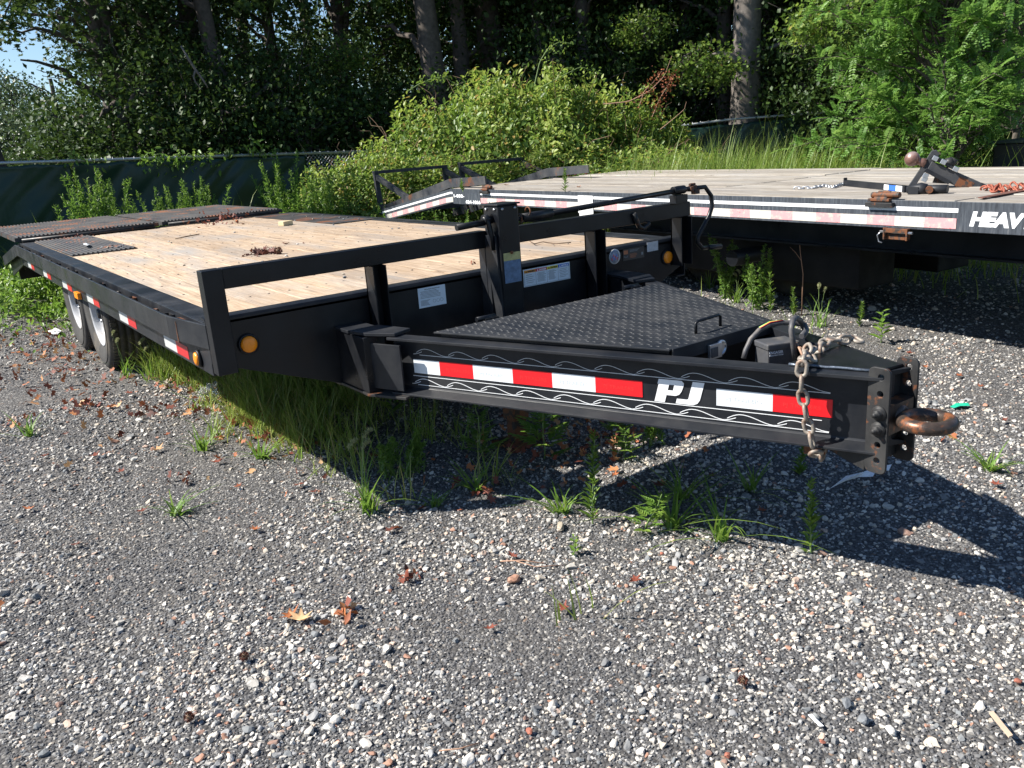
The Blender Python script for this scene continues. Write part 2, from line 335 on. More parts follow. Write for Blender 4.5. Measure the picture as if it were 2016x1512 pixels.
c2 = ramp(nt, noise(nt, v, 9, 8, .7), [(.3, (.03, .024, .016)), (.6, (.07, .05, .03)), (.8, (.05, .07, .02))])
c = mix(nt, mr.outputs[0], c1, c2); nt.links.new(c, b.inputs['Base Color']); b.inputs['Roughness'].default_value = .92
inv = N(nt, 'ShaderNodeMath', operation='SUBTRACT'); inv.inputs[0].default_value = 1; nt.links.new(vo.outputs['Distance'], inv.inputs[1]); bump(nt, b, inv.outputs[0], .9, .008)
GROUND = obj('ground', mesh_np('ground', [(V, F, np.zeros(len(F)), 0)], [m]), kind='structure', label='grey gravel yard under the trailers')
GROUND.data.polygons.foreach_set('use_smooth', [True]*len(GROUND.data.polygons))

# stones as instances ---------------------------------------------------------
def stone_mat(name, stops):
    m, nt, b = mat(name); oi = N(nt, 'ShaderNodeObjectInfo'); c = ramp(nt, oi.outputs['Random'], stops, 'CONSTANT')
    f = noise(nt, coords(nt), 3, 5, .6); c = mix(nt, ramp(nt, f, [(.35, (0, 0, 0)), (.75, (.35, .35, .35))]), c, (.25, .235, .215))
    nt.links.new(c, b.inputs['Base Color']); b.inputs['Roughness'].default_value = .85; return m
SM_DARK = stone_mat('dark_gravel', [(0, (0.046, 0.047, 0.051)), (.28, (0.068, 0.069, 0.073)), (.52, (0.101, 0.103, 0.107)), (.72, (0.155, 0.155, 0.159)), (.83, (0.212, 0.208, 0.200)), (.92, (0.425, 0.408, 0.383))])
SM_LITE = stone_mat('light_gravel', [(0, (0.383, 0.362, 0.328)), (.16, (0.507, 0.475, 0.425)), (.36, (0.613, 0.573, 0.517)), (.46, (0.278, 0.278, 0.277)), (.62, (0.163, 0.174, 0.180)), (.72, (0.479, 0.414, 0.332)), (.84, (0.498, 0.357, 0.277)), (.885, (0.344, 0.175, 0.112)), (.905, (0.230, 0.134, 0.099)), (.92, (0.137, 0.141, 0.145))])
import bmesh
def stones(prefix, m, n=7):
    c = bpy.data.collections.new(prefix)
    for i in range(n):
        bm = bmesh.new(); bmesh.ops.create_icosphere(bm, subdivisions=1 if prefix == 'dark' else 2, radius=.5)
        sx, sy, sz = random.uniform(.8, 1.2), random.uniform(.65, 1.0), random.uniform(.45, .75); off = Vector((i*7.3, 3, 1))
        cuts = [(Vector((random.gauss(0, 1), random.gauss(0, 1), random.gauss(0, 1))).normalized(), random.uniform(.24, .38)) for _ in range(8)]
        for vt in bm.verts:
            for nn, dd in cuts:
                e = vt.co.dot(nn)-dd
                if e > 0: vt.co -= nn*e
            vt.co *= 1+.35*mnoise.noise(vt.co*2.2+off); vt.co = Vector((vt.co.x*sx, vt.co.y*sy, vt.co.z*sz))
        me = bpy.data.meshes.new(prefix+'_stone'); bm.to_mesh(me); bm.free(); me.materials.append(m)
        if prefix == 'light':
            me.polygons.foreach_set('use_smooth', [False]*len(me.polygons))
        c.objects.link(bpy.data.objects.new(prefix+'_stone', me))
    return c
def scatter(name, pts, size, coll, label):
    me = bpy.data.meshes.new(name); me.vertices.add(len(pts)); me.vertices.foreach_set('co', pts.astype(np.float32).ravel())
    a = me.attributes.new('rot', 'FLOAT_VECTOR', 'POINT'); r = rng.uniform(-.5, .5, (len(pts), 3)); r[:, 2] = rng.uniform(0, 6.28, len(pts)); a.data.foreach_set('vector', r.astype(np.float32).ravel())
    a = me.attributes.new('siz', 'FLOAT', 'POINT'); a.data.foreach_set('value', size.astype(np.float32))
    g = bpy.data.node_groups.new(name, 'GeometryNodeTree'); g.interface.new_socket('Geometry', in_out='INPUT', socket_type='NodeSocketGeometry'); g.interface.new_socket('Geometry', in_out='OUTPUT', socket_type='NodeSocketGeometry')
    gi = g.nodes.new('NodeGroupInput'); go = g.nodes.new('NodeGroupOutput'); ip = g.nodes.new('GeometryNodeInstanceOnPoints'); ci = g.nodes.new('GeometryNodeCollectionInfo')
    ci.inputs[0].default_value = coll; ci.inputs['Separate Children'].default_value = True; ci.inputs['Reset Children'].default_value = True; ip.inputs['Pick Instance'].default_value = True
    n1 = g.nodes.new('GeometryNodeInputNamedAttribute'); n1.data_type = 'FLOAT_VECTOR'; n1.inputs[0].default_value = 'rot'
    n2 = g.nodes.new('GeometryNodeInputNamedAttribute'); n2.data_type = 'FLOAT'; n2.inputs[0].default_value = 'siz'
    ri = g.nodes.new('FunctionNodeRandomValue'); ri.data_type = 'INT'; ri.inputs['Min'].default_value = 0; ri.inputs['Max'].default_value = 6
    L = g.links.new; L(gi.outputs[0], ip.inputs['Points']); L(ci.outputs[0], ip.inputs['Instance']); L(n1.outputs['Attribute'], ip.inputs['Rotation']); L(n2.outputs['Attribute'], ip.inputs['Scale'])
    ri_out = [s for s in ri.outputs if s.enabled and s.type == 'INT'] or [ri.outputs[2]]
    for s_ in ri.inputs:
        if s_.name == 'Max' and s_.type == 'INT': s_.default_value = 6
        if s_.name == 'Min' and s_.type == 'INT': s_.default_value = 0
    L(ri_out[0], ip.inputs['Instance Index']); L(ip.outputs[0], go.inputs[0])
    o = obj(name, me, kind='stuff', label=label); md = o.modifiers.new('scatter', 'NODES'); md.node_group = g; return o
def region(n, rmin, rmax):               # points on the yard within reach of the view
    out = []
    a0, a1 = math.radians(-2), math.radians(75)
    r = np.sqrt(rng.uniform(rmin**2, rmax**2, n)); a = rng.uniform(a0, a1, n); x = CP[0]+r*np.sin(a); y = CP[1]+r*np.cos(a)
    return np.stack([x, y, np.zeros(n)], 1)
def dens(d, rmin, rmax): return int(d*(math.radians(77)/2)*(rmax**2-rmin**2))
def fines(q):                            # 0 on clean gravel, 1 where dust and soil have filled the gaps
    v = np.array([mnoise.noise(Vector((a*.75, b_*.75, 11)))+.5*mnoise.noise(Vector((a*2.3, b_*2.3, 4))) for a, b_, _ in q]); e = np.exp(-(((q[:, 0]-.35)/.55)**2+((q[:, 1]-.25)/1.1)**2))*.75
    return np.clip((v+e-.12)*2.2, 0, 1)
PT = []; SZ = []
for (r0, r1, d, s) in ((1.2, 2.4, 12500, .0105), (2.4, 3.8, 8500, .0118), (3.8, 5.6, 3400, .0145), (5.6, 9.5, 600, .020)):
    q = region(dens(d, r0, r1), r0, r1); fm_ = fines(q); kp = rng.random(len(q)) > .36*fm_; q = q[kp]; fm_ = fm_[kp]; PT.append(q); SZ.append(s*np.exp(rng.normal(0, .30, len(q)))*(1-.28*fm_))
PT = np.concatenate(PT); SZ = np.concatenate(SZ); PT[:, 2] = ghv(PT[:, 0], PT[:, 1])+SZ*.04
scatter('gravel', PT, SZ, stones('dark', SM_DARK), 'small dark grey gravel covering the yard')
PT = []; SZ = []
for (r0, r1, d, s) in ((1.2, 2.4, 5600, .0120), (2.4, 3.8, 4600, .0125), (3.8, 5.6, 2200, .0150), (5.6, 9.5, 450, .019)):
    q = region(dens(d, r0, r1), r0, r1)
    keep = np.array([rng.random() < .55+.9*mnoise.noise(Vector((a*1.6, c_*1.6, 0))) for a, c_, _ in q]) if True else None
    q = q[keep]; fm_ = fines(q); kp = rng.random(len(q)) > .5*fm_; q = q[kp]; fm_ = fm_[kp]; PT.append(q); SZ.append(s*np.exp(rng.normal(0, .40, len(q)))*(1-.3*fm_))
PT = np.concatenate(PT); SZ = np.concatenate(SZ); PT[:, 2] = ghv(PT[:, 0], PT[:, 1])+SZ*.12
scatter('pebbles', PT, SZ, stones('light', SM_LITE), 'pale and reddish pebbles mixed into the gravel')

# ================================================================ TRAILER 1
T1 = empty('flatbed_trailer', 'black flatbed trailer with clean wooden deck, front rail and red and white tongue', 'trailer', (1.25, 2.5, 0))
T1.location = (0, 0, 0)
ZD = .78
# deck planks
nP = 13; x0 = .105; wdt = (2.395-x0)/nP; pm = MB(); pm.box(0, wdt-.007, .062, 5.34, ZD-.038, ZD).build('plank', WOOD1, T1, .003)
proto = [o for o in COL.objects if o.name == 'plank'][0]; proto.location = (x0, 0, 0)
for i in range(1, nP):
    c = proto.copy(); COL.objects.link(c); c.location = (x0+i*wdt, 0, random.uniform(-.002, .002)); c.rotation_euler.z = random.uniform(-.0003, .0003)
mb = MB()
for i in range(nP):
    for yy in [.10+.37*k for k in range(15)]:
        for dx in (.045, .13): mb.lathe((x0+i*wdt+dx, yy+random.uniform(-.006, .006), ZD), (0, 0, 1), [(.0, .006), (.002, .0055), (.0022, .0001)], 6)
sc_ = mb.build('screw_heads', simple('screw_steel', (.10, .085, .075), .6, .4, .3, 40, 0), T1, kind='stuff')
# headboard plate with its rolled top lip
mb = MB(); mb.prism([(0, 0, .635), (.50, 0, .447), (2.0, 0, .447), (2.5, 0, .665), (2.5, 0, .785), (0, 0, .785)], (0, .008, 0)); mb.build('headboard', BLACK, T1, .0015)
mb = MB()
prof = [(0, .775), (.0, .79), (.006, .799), (.016, .803), (.058, .803), (.058, .794), (.018, .794), (.010, .788), (.009, .775)]
mb.prism([(0, y, z) for y, z in prof], (2.5, 0, 0)); mb.build('headboard_lip', BLACKD, T1)
MB().box(.01, .5, .06, .20, .598, .608).build('frame_gusset', BLACK, T1); MB().box(2., 2.49, .06, .2, .598, .608).build('frame_gusset', BLACK, T1)
# side frames, cross members and main beams
for sx in (0, 1):
    X_ = (lambda a: a) if sx == 0 else (lambda a: 2.5-a)
    mb = MB()
    for a, b2, c, d in ((.0, .008, .588, .785), (.008, .10, .777, .785), (.008, .06, .588, .596)):
        mb.box(min(X_(a), X_(b2)), max(X_(a), X_(b2)), .008, 5.42, c, d)
    mb.build('side_frame', BLACKD, T1, .0015)
mb = MB()
for i in range(14): mb.box(.04, 2.46, .35+i*.37, .40+i*.37, .655, .74)
mb.build('cross_members', BLACK, T1)
mb = MB()
for xm in (.54, 1.90): mb.box(xm, xm+.01, .01, 5.5, .45, .70); mb.box(xm-.05, xm+.06, .01, 5.5, .44, .452); mb.box(xm-.05, xm+.06, .01, 5.5, .70, .712)
mb.build('main_beams', BLACK, T1)
# rub rail (bends in at the front), dovetail part behind
def railpath(sx):
    f = (lambda a: a) if sx == 0 else (lambda a: 2.5-a)
    return [(f(-.002), -.0, .735), (f(-.050), .34, .735), (f(-.050), 5.25, .735), (f(-.050), 6.62, .545)]
for sx in (0, 1):
    p_ = railpath(sx); t = .010*(1 if sx == 0 else -1); mb = MB()
    for a, b2 in zip(p_[:-1], p_[1:]):
        a = Vector(a); b2 = Vector(b2); mb.prism([a+Vector((0, 0, -.046)), b2+Vector((0, 0, -.046)), b2+Vector((0, 0, .046)), a+Vector((0, 0, .046))], (t, 0, 0))
    mb.build('rub_rail', BLACKD, T1, .002)
    f = (lambda a: a) if sx == 0 else (lambda a: 2.5-a)
    for i, y in enumerate((.26, .42, 1.06, 1.76, 2.57, 3.20, 3.95, 4.70, 5.16)):
        mb = MB(); xa, xb = sorted((f(-.040), f(-.001)))
        for q in (y, y+.075): mb.box(xa, xb, q-.003, q+.003, .685, .768)
        mb.box(xa, xa+.004, y, y+.075, .685, .768); mb.box(xb-.004, xb, y, y+.075, .685, .768)
        mb.build('stake_pocket', RUSTY if i in (0, 2, 6) else BLACKR, T1)
    for i, y in enumerate((.68, 1.42, 2.15, 2.9, 3.6, 4.35)):
        mb = MB(); c_ = Vector((f(-.020), y, 0)); mb.lathe(c_+Vector((0, 0, .69)), (0, 0, 1), [(0, .014), (0, .019), (.072, .019), (.072, .015), (.0, .014)], 14); mb.build('pipe_spool', RUSTY if i == 0 else BLACKR, T1)
    # dovetail side
    xa, xb = sorted((f(.0), f(.012))); MB().prism([(xa, 5.40, .60), (xa, 6.55, .40), (xa, 6.62, .56), (xa, 5.40, .785)], (xb-xa, 0, 0)).build('dovetail_side', BLACKD, T1)
MB().box(.05, 2.45, 6.50, 6.56, .36, .50).box(.05, 2.45, 5.9, 5.96, .50, .62).build('dovetail_crossmembers', BLACK, T1)
for xm in (.42, 1.05, 1.45, 2.05): MB().prism([(xm, 5.35, .45), (xm, 5.9, .40), (xm, 6.5, .38), (xm, 6.5, .5), (xm, 5.35, .72)], (.012, 0, 0)).build('dovetail_rib', BLACK, T1)
# reflective tape down the left and right sides
for sx in (0, 1):
    f = (lambda a: a) if sx == 0 else (lambda a: 2.5-a)
    y = .30
    for k, (yy, L1) in enumerate(((.32, .21), (.90, 0), (1.85, 0), (2.9, 0), (3.9, 0), (4.7, 0))):
        for j, (a, b2, mm) in enumerate(((0, .17, TAPERD), (.17, .36, TAPEWD))):
            yo = .31+k*.88
            xa, xb = sorted((f(-.0005), f(-.0015))); MB().box(xa, xb, yo+a, yo+b2, .600, .652).build('reflective_tape', mm, T1)
# marker lamps
def disc(o, n, r, th, m, parent, name, rim=BLACK):
    n = Vector(n); a = MB().lathe(o, n, [(0, 0), (0, r*1.28), (th*.7, r*1.28), (th*.9, r*1.05), (th*.6, r*1.02)], 24).build(name+'_housing' if name != 'reflector' else 'reflector_rim', rim, parent)
    MB().lathe(Vector(o)+n*th*.3, n, [(.3*th, r), (th*.9, r*.97), (th*1.15, r*.55), (th*1.2, .0001)], 24).build(name, m, a)
disc((.14, -.001, .684), (0, -1, 0), .031, .012, AMBER, T1, 'reflector'); disc((2.352, -.001, .705), (0, -1, 0), .031, .012, AMBER, T1, 'reflector')
disc((-.001, .155, .632), (-1, 0, 0), .026, .014, AMBER, T1, 'reflector')
MB().box(-.025, -.001, 2.62, 2.74, .59, .63).build('marker_lamp', AMBER, T1, .004)
# rail and posts
RY0, RY1 = -.056, -.004
MB().box(.0725, 1.205, RY0, RY1, .905, .978).build('top_rail', BLACK, T1, .004)
MB().box(1.31, 2.475, RY0, RY1, .905, .978).build('top_rail', BLACK, T1, .004)
MB().box(.0, .072, -.062, -.001, .600, .9785).build('rail_post', BLACK, T1, .003)
def cpost(xa, xb, z0=.50, gus=1):
    mb = MB(); mb.box(xa, xa+.005, -.075, -.001, z0, .904); mb.box(xb-.005, xb, -.075, -.001, z0, .904); mb.box(xa, xb, -.012, -.001, z0, .904); mb.build('rail_post', BLACK, T1, .001)
cpost(.645, .705); cpost(1.80, 1.87); cpost(2.385, 2.465, .66)
# jack mast
J = MB(); J.box(1.205, 1.31, -.155, -.045, .45, 1.083); J.build('jack_mast', BLACK, T1, .006)
MB().prism([(1.194, -.05, .96), (1.194, -.135, .96), (1.194, -.155, .50), (1.194, -.12, .50)], (.010, 0, 0)).build('mast_brace', BLACKD, T1)
MB().prism([(1.194, -.05, .46), (1.194, -.01, .46), (1.194, -.01, .93), (1.194, -.05, .96)], (.010, 0, 0)).box(1.196, 1.204, -.075, -.001, .50, .90).build('mast_side_plate', BLACKD, T1)
MB().box(1.198, 1.317, -.162, -.038, 1.083, 1.090).build('mast_cap', BLACKD, T1, .002)
for z in (1.068,):
    for x in (1.225, 1.29): MB().lathe((x, -.156, z), (0, -1, 0), [(0, .006), (.004, .006), (.005, .0001)], 8).build('mast_bolt', ZINC, T1)
    for y in (-.07, -.13): MB().lathe((1.204, y, z), (-1, 0, 0), [(0, .006), (.004, .006), (.005, .0001)], 8).build('mast_bolt', ZINC, T1)
MB().lathe((1.2575, -.156, .885), (0, -1, 0), [(0, .007), (.006, .007), (.007, .0001)], 10).build('mast_bolt', RUSTY, T1)
MB().box(1.215, 1.30, -.145, -.06, .13, .45).build('jack_leg', RUSTY, T1, .004)
MB().box(1.17, 1.345, -.19, -.015, gh(1.25, -.1)-.01, .022).box(1.225, 1.29, -.135, -.07, .02, .14).build('jack_foot', RUSTY, T1, .003)
mb = MB(); mb.cyl((1.03, -.10, 1.012), (1.17, -.10, 1.018), .0135, 14); mb.cyl((1.165, -.10, 1.03), (1.21, -.10, 1.03), .020, 14); mb.build('jack_handle_stub', BLACK, T1)
MB().tube([(1.168, -.10, 1.04), (1.180, -.112, 1.02), (1.188, -.118, .96), (1.190, -.12, .90)], [.012, .012, .010, .008], 8).build('jack_lever', BLACK, T1)
A = Vector((1.31, -.10, 1.012)); B = hit(1352, 372, 1, -.07)
mb = MB(); mb.cyl(A, A.lerp(B, .05), .010, 10); mb.cyl(A.lerp(B, .05), A.lerp(B, .2), .020, 14); mb.cyl(A.lerp(B, .18), B, .0125, 14); mb.build('jack_shaft', BLACK, T1)
q = A.lerp(B, .035); MB().tube([q+Vector((0, .022*math.cos(a), .022*math.sin(a))) for a in np.linspace(0, 5.2, 12)], .004, 6).build('shaft_clip', RUSTY, T1); mb = MB(); mb.tube([q+Vector((.045, .018*math.cos(a)-.01, .028+.018*math.sin(a))) for a in np.linspace(0, 5.2, 12)], .0035, 6); mb.build('shaft_clip', RUSTY, T1)
MB().box(B.x-.10, B.x-.02, -.095, -.045, .978, 1.02).cyl(B-Vector((.10, 0, .0)), B-Vector((.02, 0, 0)), .021, 14).build('shaft_bearing', BLACK, T1, .002)
C0 = hit(1388, 368, 1, -.07)
MB().obox(B+Vector((.035, 0, .0)), (.022, 0, .003), (0, .018, 0), (0, 0, .012)).cyl(B+Vector((.02, 0, .018)), B+Vector((.06, 0, .018)), .008, 8).obox(B+Vector((.055, -.008, -.018)), (.018, 0, 0), (0, .014, 0), (0, 0, .012)).build('crank_joint', RUSTY, T1, .002)
mb = MB(); cr = [B, C0] + [hit(x, y, 1, -.085) for x, y in ((1400, 385), (1402, 405), (1396, 425), (1384, 448), (1375, 465), (1373, 478), (1382, 488), (1396, 487))]
cr = [Vector(q) for q in cr]; mb.tube(cr, .0115, 10); mb.build('crank_arm', BLACK, T1)
MB().cyl(hit(1394, 487, 1, -.085), hit(1419, 485, 1, -.085), .0135, 12).build('crank_grip', BLACKD, T1)
MB().tube([hit(x, y, 1, -.065) for x, y in ((1248, 420), (1252, 432), (1258, 446), (1266, 450), (1277, 442), (1276, 436))], [.012, .013, .012, .011, .012, .010], 8).build('jack_hook', BLACKR, T1)
# stickers on the mast and the headboard
MB().box(1.215, 1.302, -.1575, -.1565, .852, .885).build('yellow_sticker', [simple('faded_yellow', (.42, .38, .16), .6, 0, .3, 60, 0)], T1)
MB().box(1.215, 1.302, -.1575, -.1565, .757, .8515).build('blue_sticker', [simple('worn_blue', (.10, .16, .26), .55, 0, .35, 60, 0)], T1)
def lines(mb, x0, x1, z0, z1, n, y, mi, h=.0018, jit=.35):
    for i in range(n):
        z = z1-(z1-z0)*(i+.5)/n; e = x0+(x1-x0)*(1-random.random()*jit); mb.box(x0+random.random()*.004, e, y-.0004, y, z-h/2, z+h/2, mi)
wx = 1.425; wy = -.002; mb = MB(); mb.box(wx, 1.70, wy-.001, wy, .693, .773, 0)
cols = [(1, 'WARNING', INK), (2, 'DANGER', DECALW), (3, 'CAUTION', INK), (4, 'NOTICE', DECALW)]
for i in range(4):
    a = wx+.006+i*.066; mb.box(a, a+.0645, wy-.0016, wy-.001, .755, .768, 1+i); lines(mb, a+.006, a+.058, .706, .750, (5, 9, 10, 6)[i], wy-.001, 5)
    mb.box(a-.0008, a, wy-.0014, wy-.001, .697, .768, 6)
mb.box(wx+.006, 1.694, wy-.0014, wy-.001, .696, .697, 6); mb.box(1.6935, 1.6945, wy-.0014, wy-.001, .697, .768, 6)
ws = mb.build('warning_sticker', [STKW, ORANGE, REDP, YEL, BLUEP, INKG, INK], T1)
for i, (_, tx, im) in enumerate(cols):
    a = wx+.006+i*.066; text('lettering', tx, (a+.018, wy-.0022, .7575), (1, 0, 0), (0, 0, 1), .0105, im, ws, .2, .0004, .042)
    MB().prism([(a+.006, wy-.0022, .7575), (a+.015, wy-.0022, .7575), (a+.0105, wy-.0022, .7655)], (0, .0004, 0)).build('warning_triangle', im, ws)
mb = MB(); mb.box(.874, 1.008, wy-.001, wy, .690, .774, 0); lines(mb, .886, .998, .750, .760, 2, wy-.001, 1); lines(mb, .882, 1.0, .728, .750, 4, wy-.001, 1); lines(mb, .882, .93, .698, .722, 6, wy-.001, 1)
text('lettering', 'TIRE LOADING INFORMATION', (.905, wy-.0012, .763), (1, 0, 0), (0, 0, 1), .006, INK, T1, 0, 0, .075)
for i in range(3): mb.tube([(.950+i*.018+.007*math.cos(a), wy-.0012, .712+.007*math.sin(a)) for a in np.linspace(0, 6.28, 12)], .0006, 4, 1)
mb.build('data_sticker', [STKW, INKG], T1)
mb = MB(); mb.lathe((1.99, -.001, .757), (0, -1, 0), [(0, .037), (.001, .037), (.0012, .0001)], 24, 0); mb.lathe((1.99, -.0022, .757), (0, -1, 0), [(0, .031), (.0003, .031), (.0004, .0001)], 24, 1)
for i in range(7): mb.box(1.968+.006*i, 1.973+.006*i, -.0032, -.0026, .740+.008*(i % 3), .752+.008*(i % 3), 2+i % 2)
mb.build('round_badge', [DECALS, simple('badge_grey', (.25, .28, .36), .4, 0, .5, 90, 0), REDP, BLUEP], T1)
mb = MB(); mb.box(2.045, 2.19, wy-.001, wy, .727, .783, 0); mb.box(2.05, 2.078, wy-.0014, wy-.001, .758, .777, 1); lines(mb, 2.09, 2.16, .765, .778, 3, wy-.001, 2); lines(mb, 2.09, 2.15, .735, .758, 5, wy-.001, 1); mb.box(2.17, 2.182, wy-.0014, wy-.001, .742, .756, 2)
mb.build('dark_sticker', [simple('dark_label', (.035, .033, .033), .4, 0, .1, 40, 0), simple('label_orange', (.35, .12, .05), .5, 0, .1, 40, 0), INKG], T1)
text('lettering', 'Recall', (2.050, wy-.0018, .742), (1, 0, 0), (0, 0, 1), .012, INKG, T1, 0, 0, .026)
MB().box(2.212, 2.29, wy-.001, wy, .750, .797).build('blank_sticker', [simple('worn_paper', (.42, .44, .47), .7, 0, .2, 60, 0)], T1)
# corrugated and tread plates at the deck corners
def corr(name, x0, x1, y0, y1, z, pitch, h, m, parent, dots=False):
    mb = MB()
    mb.box(x0, x1, y0, y1, z, z+.004)
    if dots:
        nx = int((x1-x0)/.03); ny_ = int((y1-y0)/.03)
        for i in range(nx):
            for j in range(ny_):
                cx = x0+(i+.5)*.03; cy = y0+(j+.5)*.03; a = .011; bb_ = .004
                if (i+j) % 2: a, bb_ = bb_, a
                mb.add([(cx-a, cy-bb_, z+.004), (cx+a, cy-bb_, z+.004), (cx+a, cy+bb_, z+.004), (cx-a, cy+bb_, z+.004), (cx, cy, z+.0062)], [(0, 1, 4), (1, 2, 4), (2, 3, 4), (3, 0, 4)])
    else:
        n = int((x1-x0)/pitch)
        for i in range(n):
            a = x0+(i+.5)*(x1-x0)/n; mb.prism([(a-pitch*.3, y0+.01, z+.004), (a-pitch*.15, y0+.01, z+.004+h), (a+pitch*.15, y0+.01, z+.004+h), (a+pitch*.3, y0+.01, z+.004)], (0, y1-y0-.02, 0))
    return mb.build(name, m, parent)
PLATEM = black_paint('worn_tread_plate', .7, .5, .55, (.030, .028, .028))
corr('ribbed_plate', .108, .54, 3.44, 5.30, ZD+.004, .030, .006, PLATEM, T1)
corr('tread_plate', 2.06, 2.44, 3.42, 5.32, ZD+.004, .03, .003, PLATEM, T1, True)
RAMPM = black_paint('rusty_ramp_steel', .7, .5, .62, (.026, .024, .025))
for (xa, xb, ya, yb, tilt) in ((-.03, 1.165, 5.36, 7.55, 0), (1.21, 2.40, 5.42, 7.50, .0)):
    mb = MB(); mb.box(xa, xb, ya, yb, .795, .828); n = 36
    for i in range(n):
        a = xa+.02+(i+.5)*(xb-xa-.04)/n; mb.prism([(a-.010, ya+.02, .828), (a-.005, ya+.02, .838), (a+.005, ya+.02, .838), (a+.010, ya+.02, .828)], (0, yb-ya-.04, 0))
    mb.build('loading_ramp', RAMPM, T1); mb = MB(); mb.cyl((xa+.05, ya-.02, .80), (xb-.05, ya-.02, .80), .018, 10); mb.build('ramp_hinge', BLACKR, T1)
MB().box(.11, 2.39, 5.345, 5.37, .70, .79).build('rear_deck_bar', BLACKR, T1)

# tongue --------------------------------------------------------------------
dv = Vector((.371, -.9286, 0)).normalized(); nv = Vector((dv.y, -dv.x, 0)); TO = Vector((.56, -.20, 0)); UP = Vector((0, 0, 1))
def TP(s, z, o=0): return TO+dv*s+UP*z+nv*o          # along, height, outwards from the web of the left channel
def mirror(mb):
    mb.v = [(2.5-x, y, z) for x, y, z in mb.v]; return mb
for sd in (0, 1):
    mb = MB()
    prof = [(-.050, .458), (.014, .458), (.014, .668), (-.050, .668)]
    cpf = [(0, .660), (.050, .664), (.050, .674), (-.012, .674), (-.012, .456), (.050, .456), (.050, .463), (.003, .474), (0, .480), (0, .652)]
    pts = [TP(.10, z, o) for o, z in cpf]; mb.prism(pts, dv*1.70)
    if sd: mirror(mb)
    mb.build('tongue_channel', BLACKD, T1, .0012)
    mb = MB(); mb.prism([(.492, -.001, .458), (.492, -.24, .458), (.545, -.24, .458), (.60, -.2, .458), (.60, -.001, .458)], (0, 0, .214))
    if sd: mirror(mb)
    mb.build('tongue_root', BLACK, T1, .002)
    mb = MB(); a = TP(.0, .475, .052); mb.prism([TP(-.03, .473, .046), TP(.162, .473, .046), TP(.162, .648, .046), TP(-.03, .648, .046)], nv*.009)
    if sd: mirror(mb)
    mb.build('joint_plate', BLACKD, T1, .001)
    for k, (pp, z) in enumerate((([(.485, .0), (.485, -.125), (.60, -.125), (.60, .0)], .674), ([(.487, -.135), (.505, -.235), (.575, -.335), (.66, -.30), (.61, -.135)], .676))):
        mb = MB(); mb.prism([(x, y-.001, z) for x, y in pp], (0, 0, .013))
        if sd: mirror(mb)
        mb.build('joint_cap', BLACKD, T1, .002)
    mb = MB(); mb.prism([(.485, -.002, .446), (.485, -.24, .446), (.56, -.40, .446), (.66, -.36, .446), (.61, -.002, .446)], (0, 0, .011))
    if sd: mirror(mb)
    mb.build('joint_foot', BLACKR, T1, .002)
# decals on the left web
Y0 = Vector((0, 0, 1))
segs = [(.178, .298, 0), (.298, .447, 1), (.447, .613, 0), (.613, .770, 1), (.770, .931, 0), (.931, 1.096, 1), (1.335, 1.502, 0), (1.502, 1.667, 1)]
for a, b2, r_ in segs:
    o = MB().prism([TP(a, .533, .0012), TP(b2, .533, .0012), TP(b2, .586, .0012), TP(a, .586, .0012)], nv*.0006).build('reflective_tape', TAPER if r_ else TAPEW, T1)
    if a > .25: text('lettering', 'PJ TRAILERS', TP(a+.03, .552, .0021), dv, UP, .016, simple('tape_print', (.60, .64, .66) if not r_ else (.62, .03, .03), .4, 0, .02, 40, 0) if r_ != 5 else None, o, 0, 0, .105, .0002)
def poly2(pts, name, m, parent): return MB().prism([TP(s, z, .0012) for s, z in pts], nv*.0007).build(name, m, parent)
def LP(x, z): return (1.137+x*.0+x, .525+z)
sh = .26
def S2(x, z): return (1.136+x+z*sh, .5255+z)
Pm = MB()
def addpoly(mb, pts): mb.prism([TP(*S2(x, z), .0013) for x, z in pts], nv*.0007)
addpoly(Pm, [(0, 0), (.034, 0), (.034, .040), (0, .040)])
addpoly(Pm, [(0, .040), (.034, .040), (.034, .058), (0, .058)])
addpoly(Pm, [(-.004, .058), (.081, .058), (.080, .067), (.070, .074), (-.004, .074)])
addpoly(Pm, [(.051, .040), (.079, .040), (.081, .058), (.051, .058)])
addpoly(Pm, [(.034, .024), (.064, .024), (.074, .029), (.079, .040), (.034, .040)])
Pm.build('logo_letter', DECALW, T1)
Jm = MB()
addpoly(Jm, [(.106, .018), (.143, .018), (.143, .074), (.106, .074)])
addpoly(Jm, [(.070, 0), (.126, 0), (.138, .006), (.143, .018), (.106, .018), (.102, .0155), (.070, .0155)])
Jm.build('logo_letter', DECALW, T1)
def ribbon(mb, pts, w=.0016):
    q = [Vector(a) for a in pts]
    for a, b2 in zip(q[:-1], q[1:]):
        t = (b2-a).normalized(); s_ = t.cross(nv)*w/2; mb.prism([a-s_, b2-s_, b2+s_, a+s_], nv*.0005)
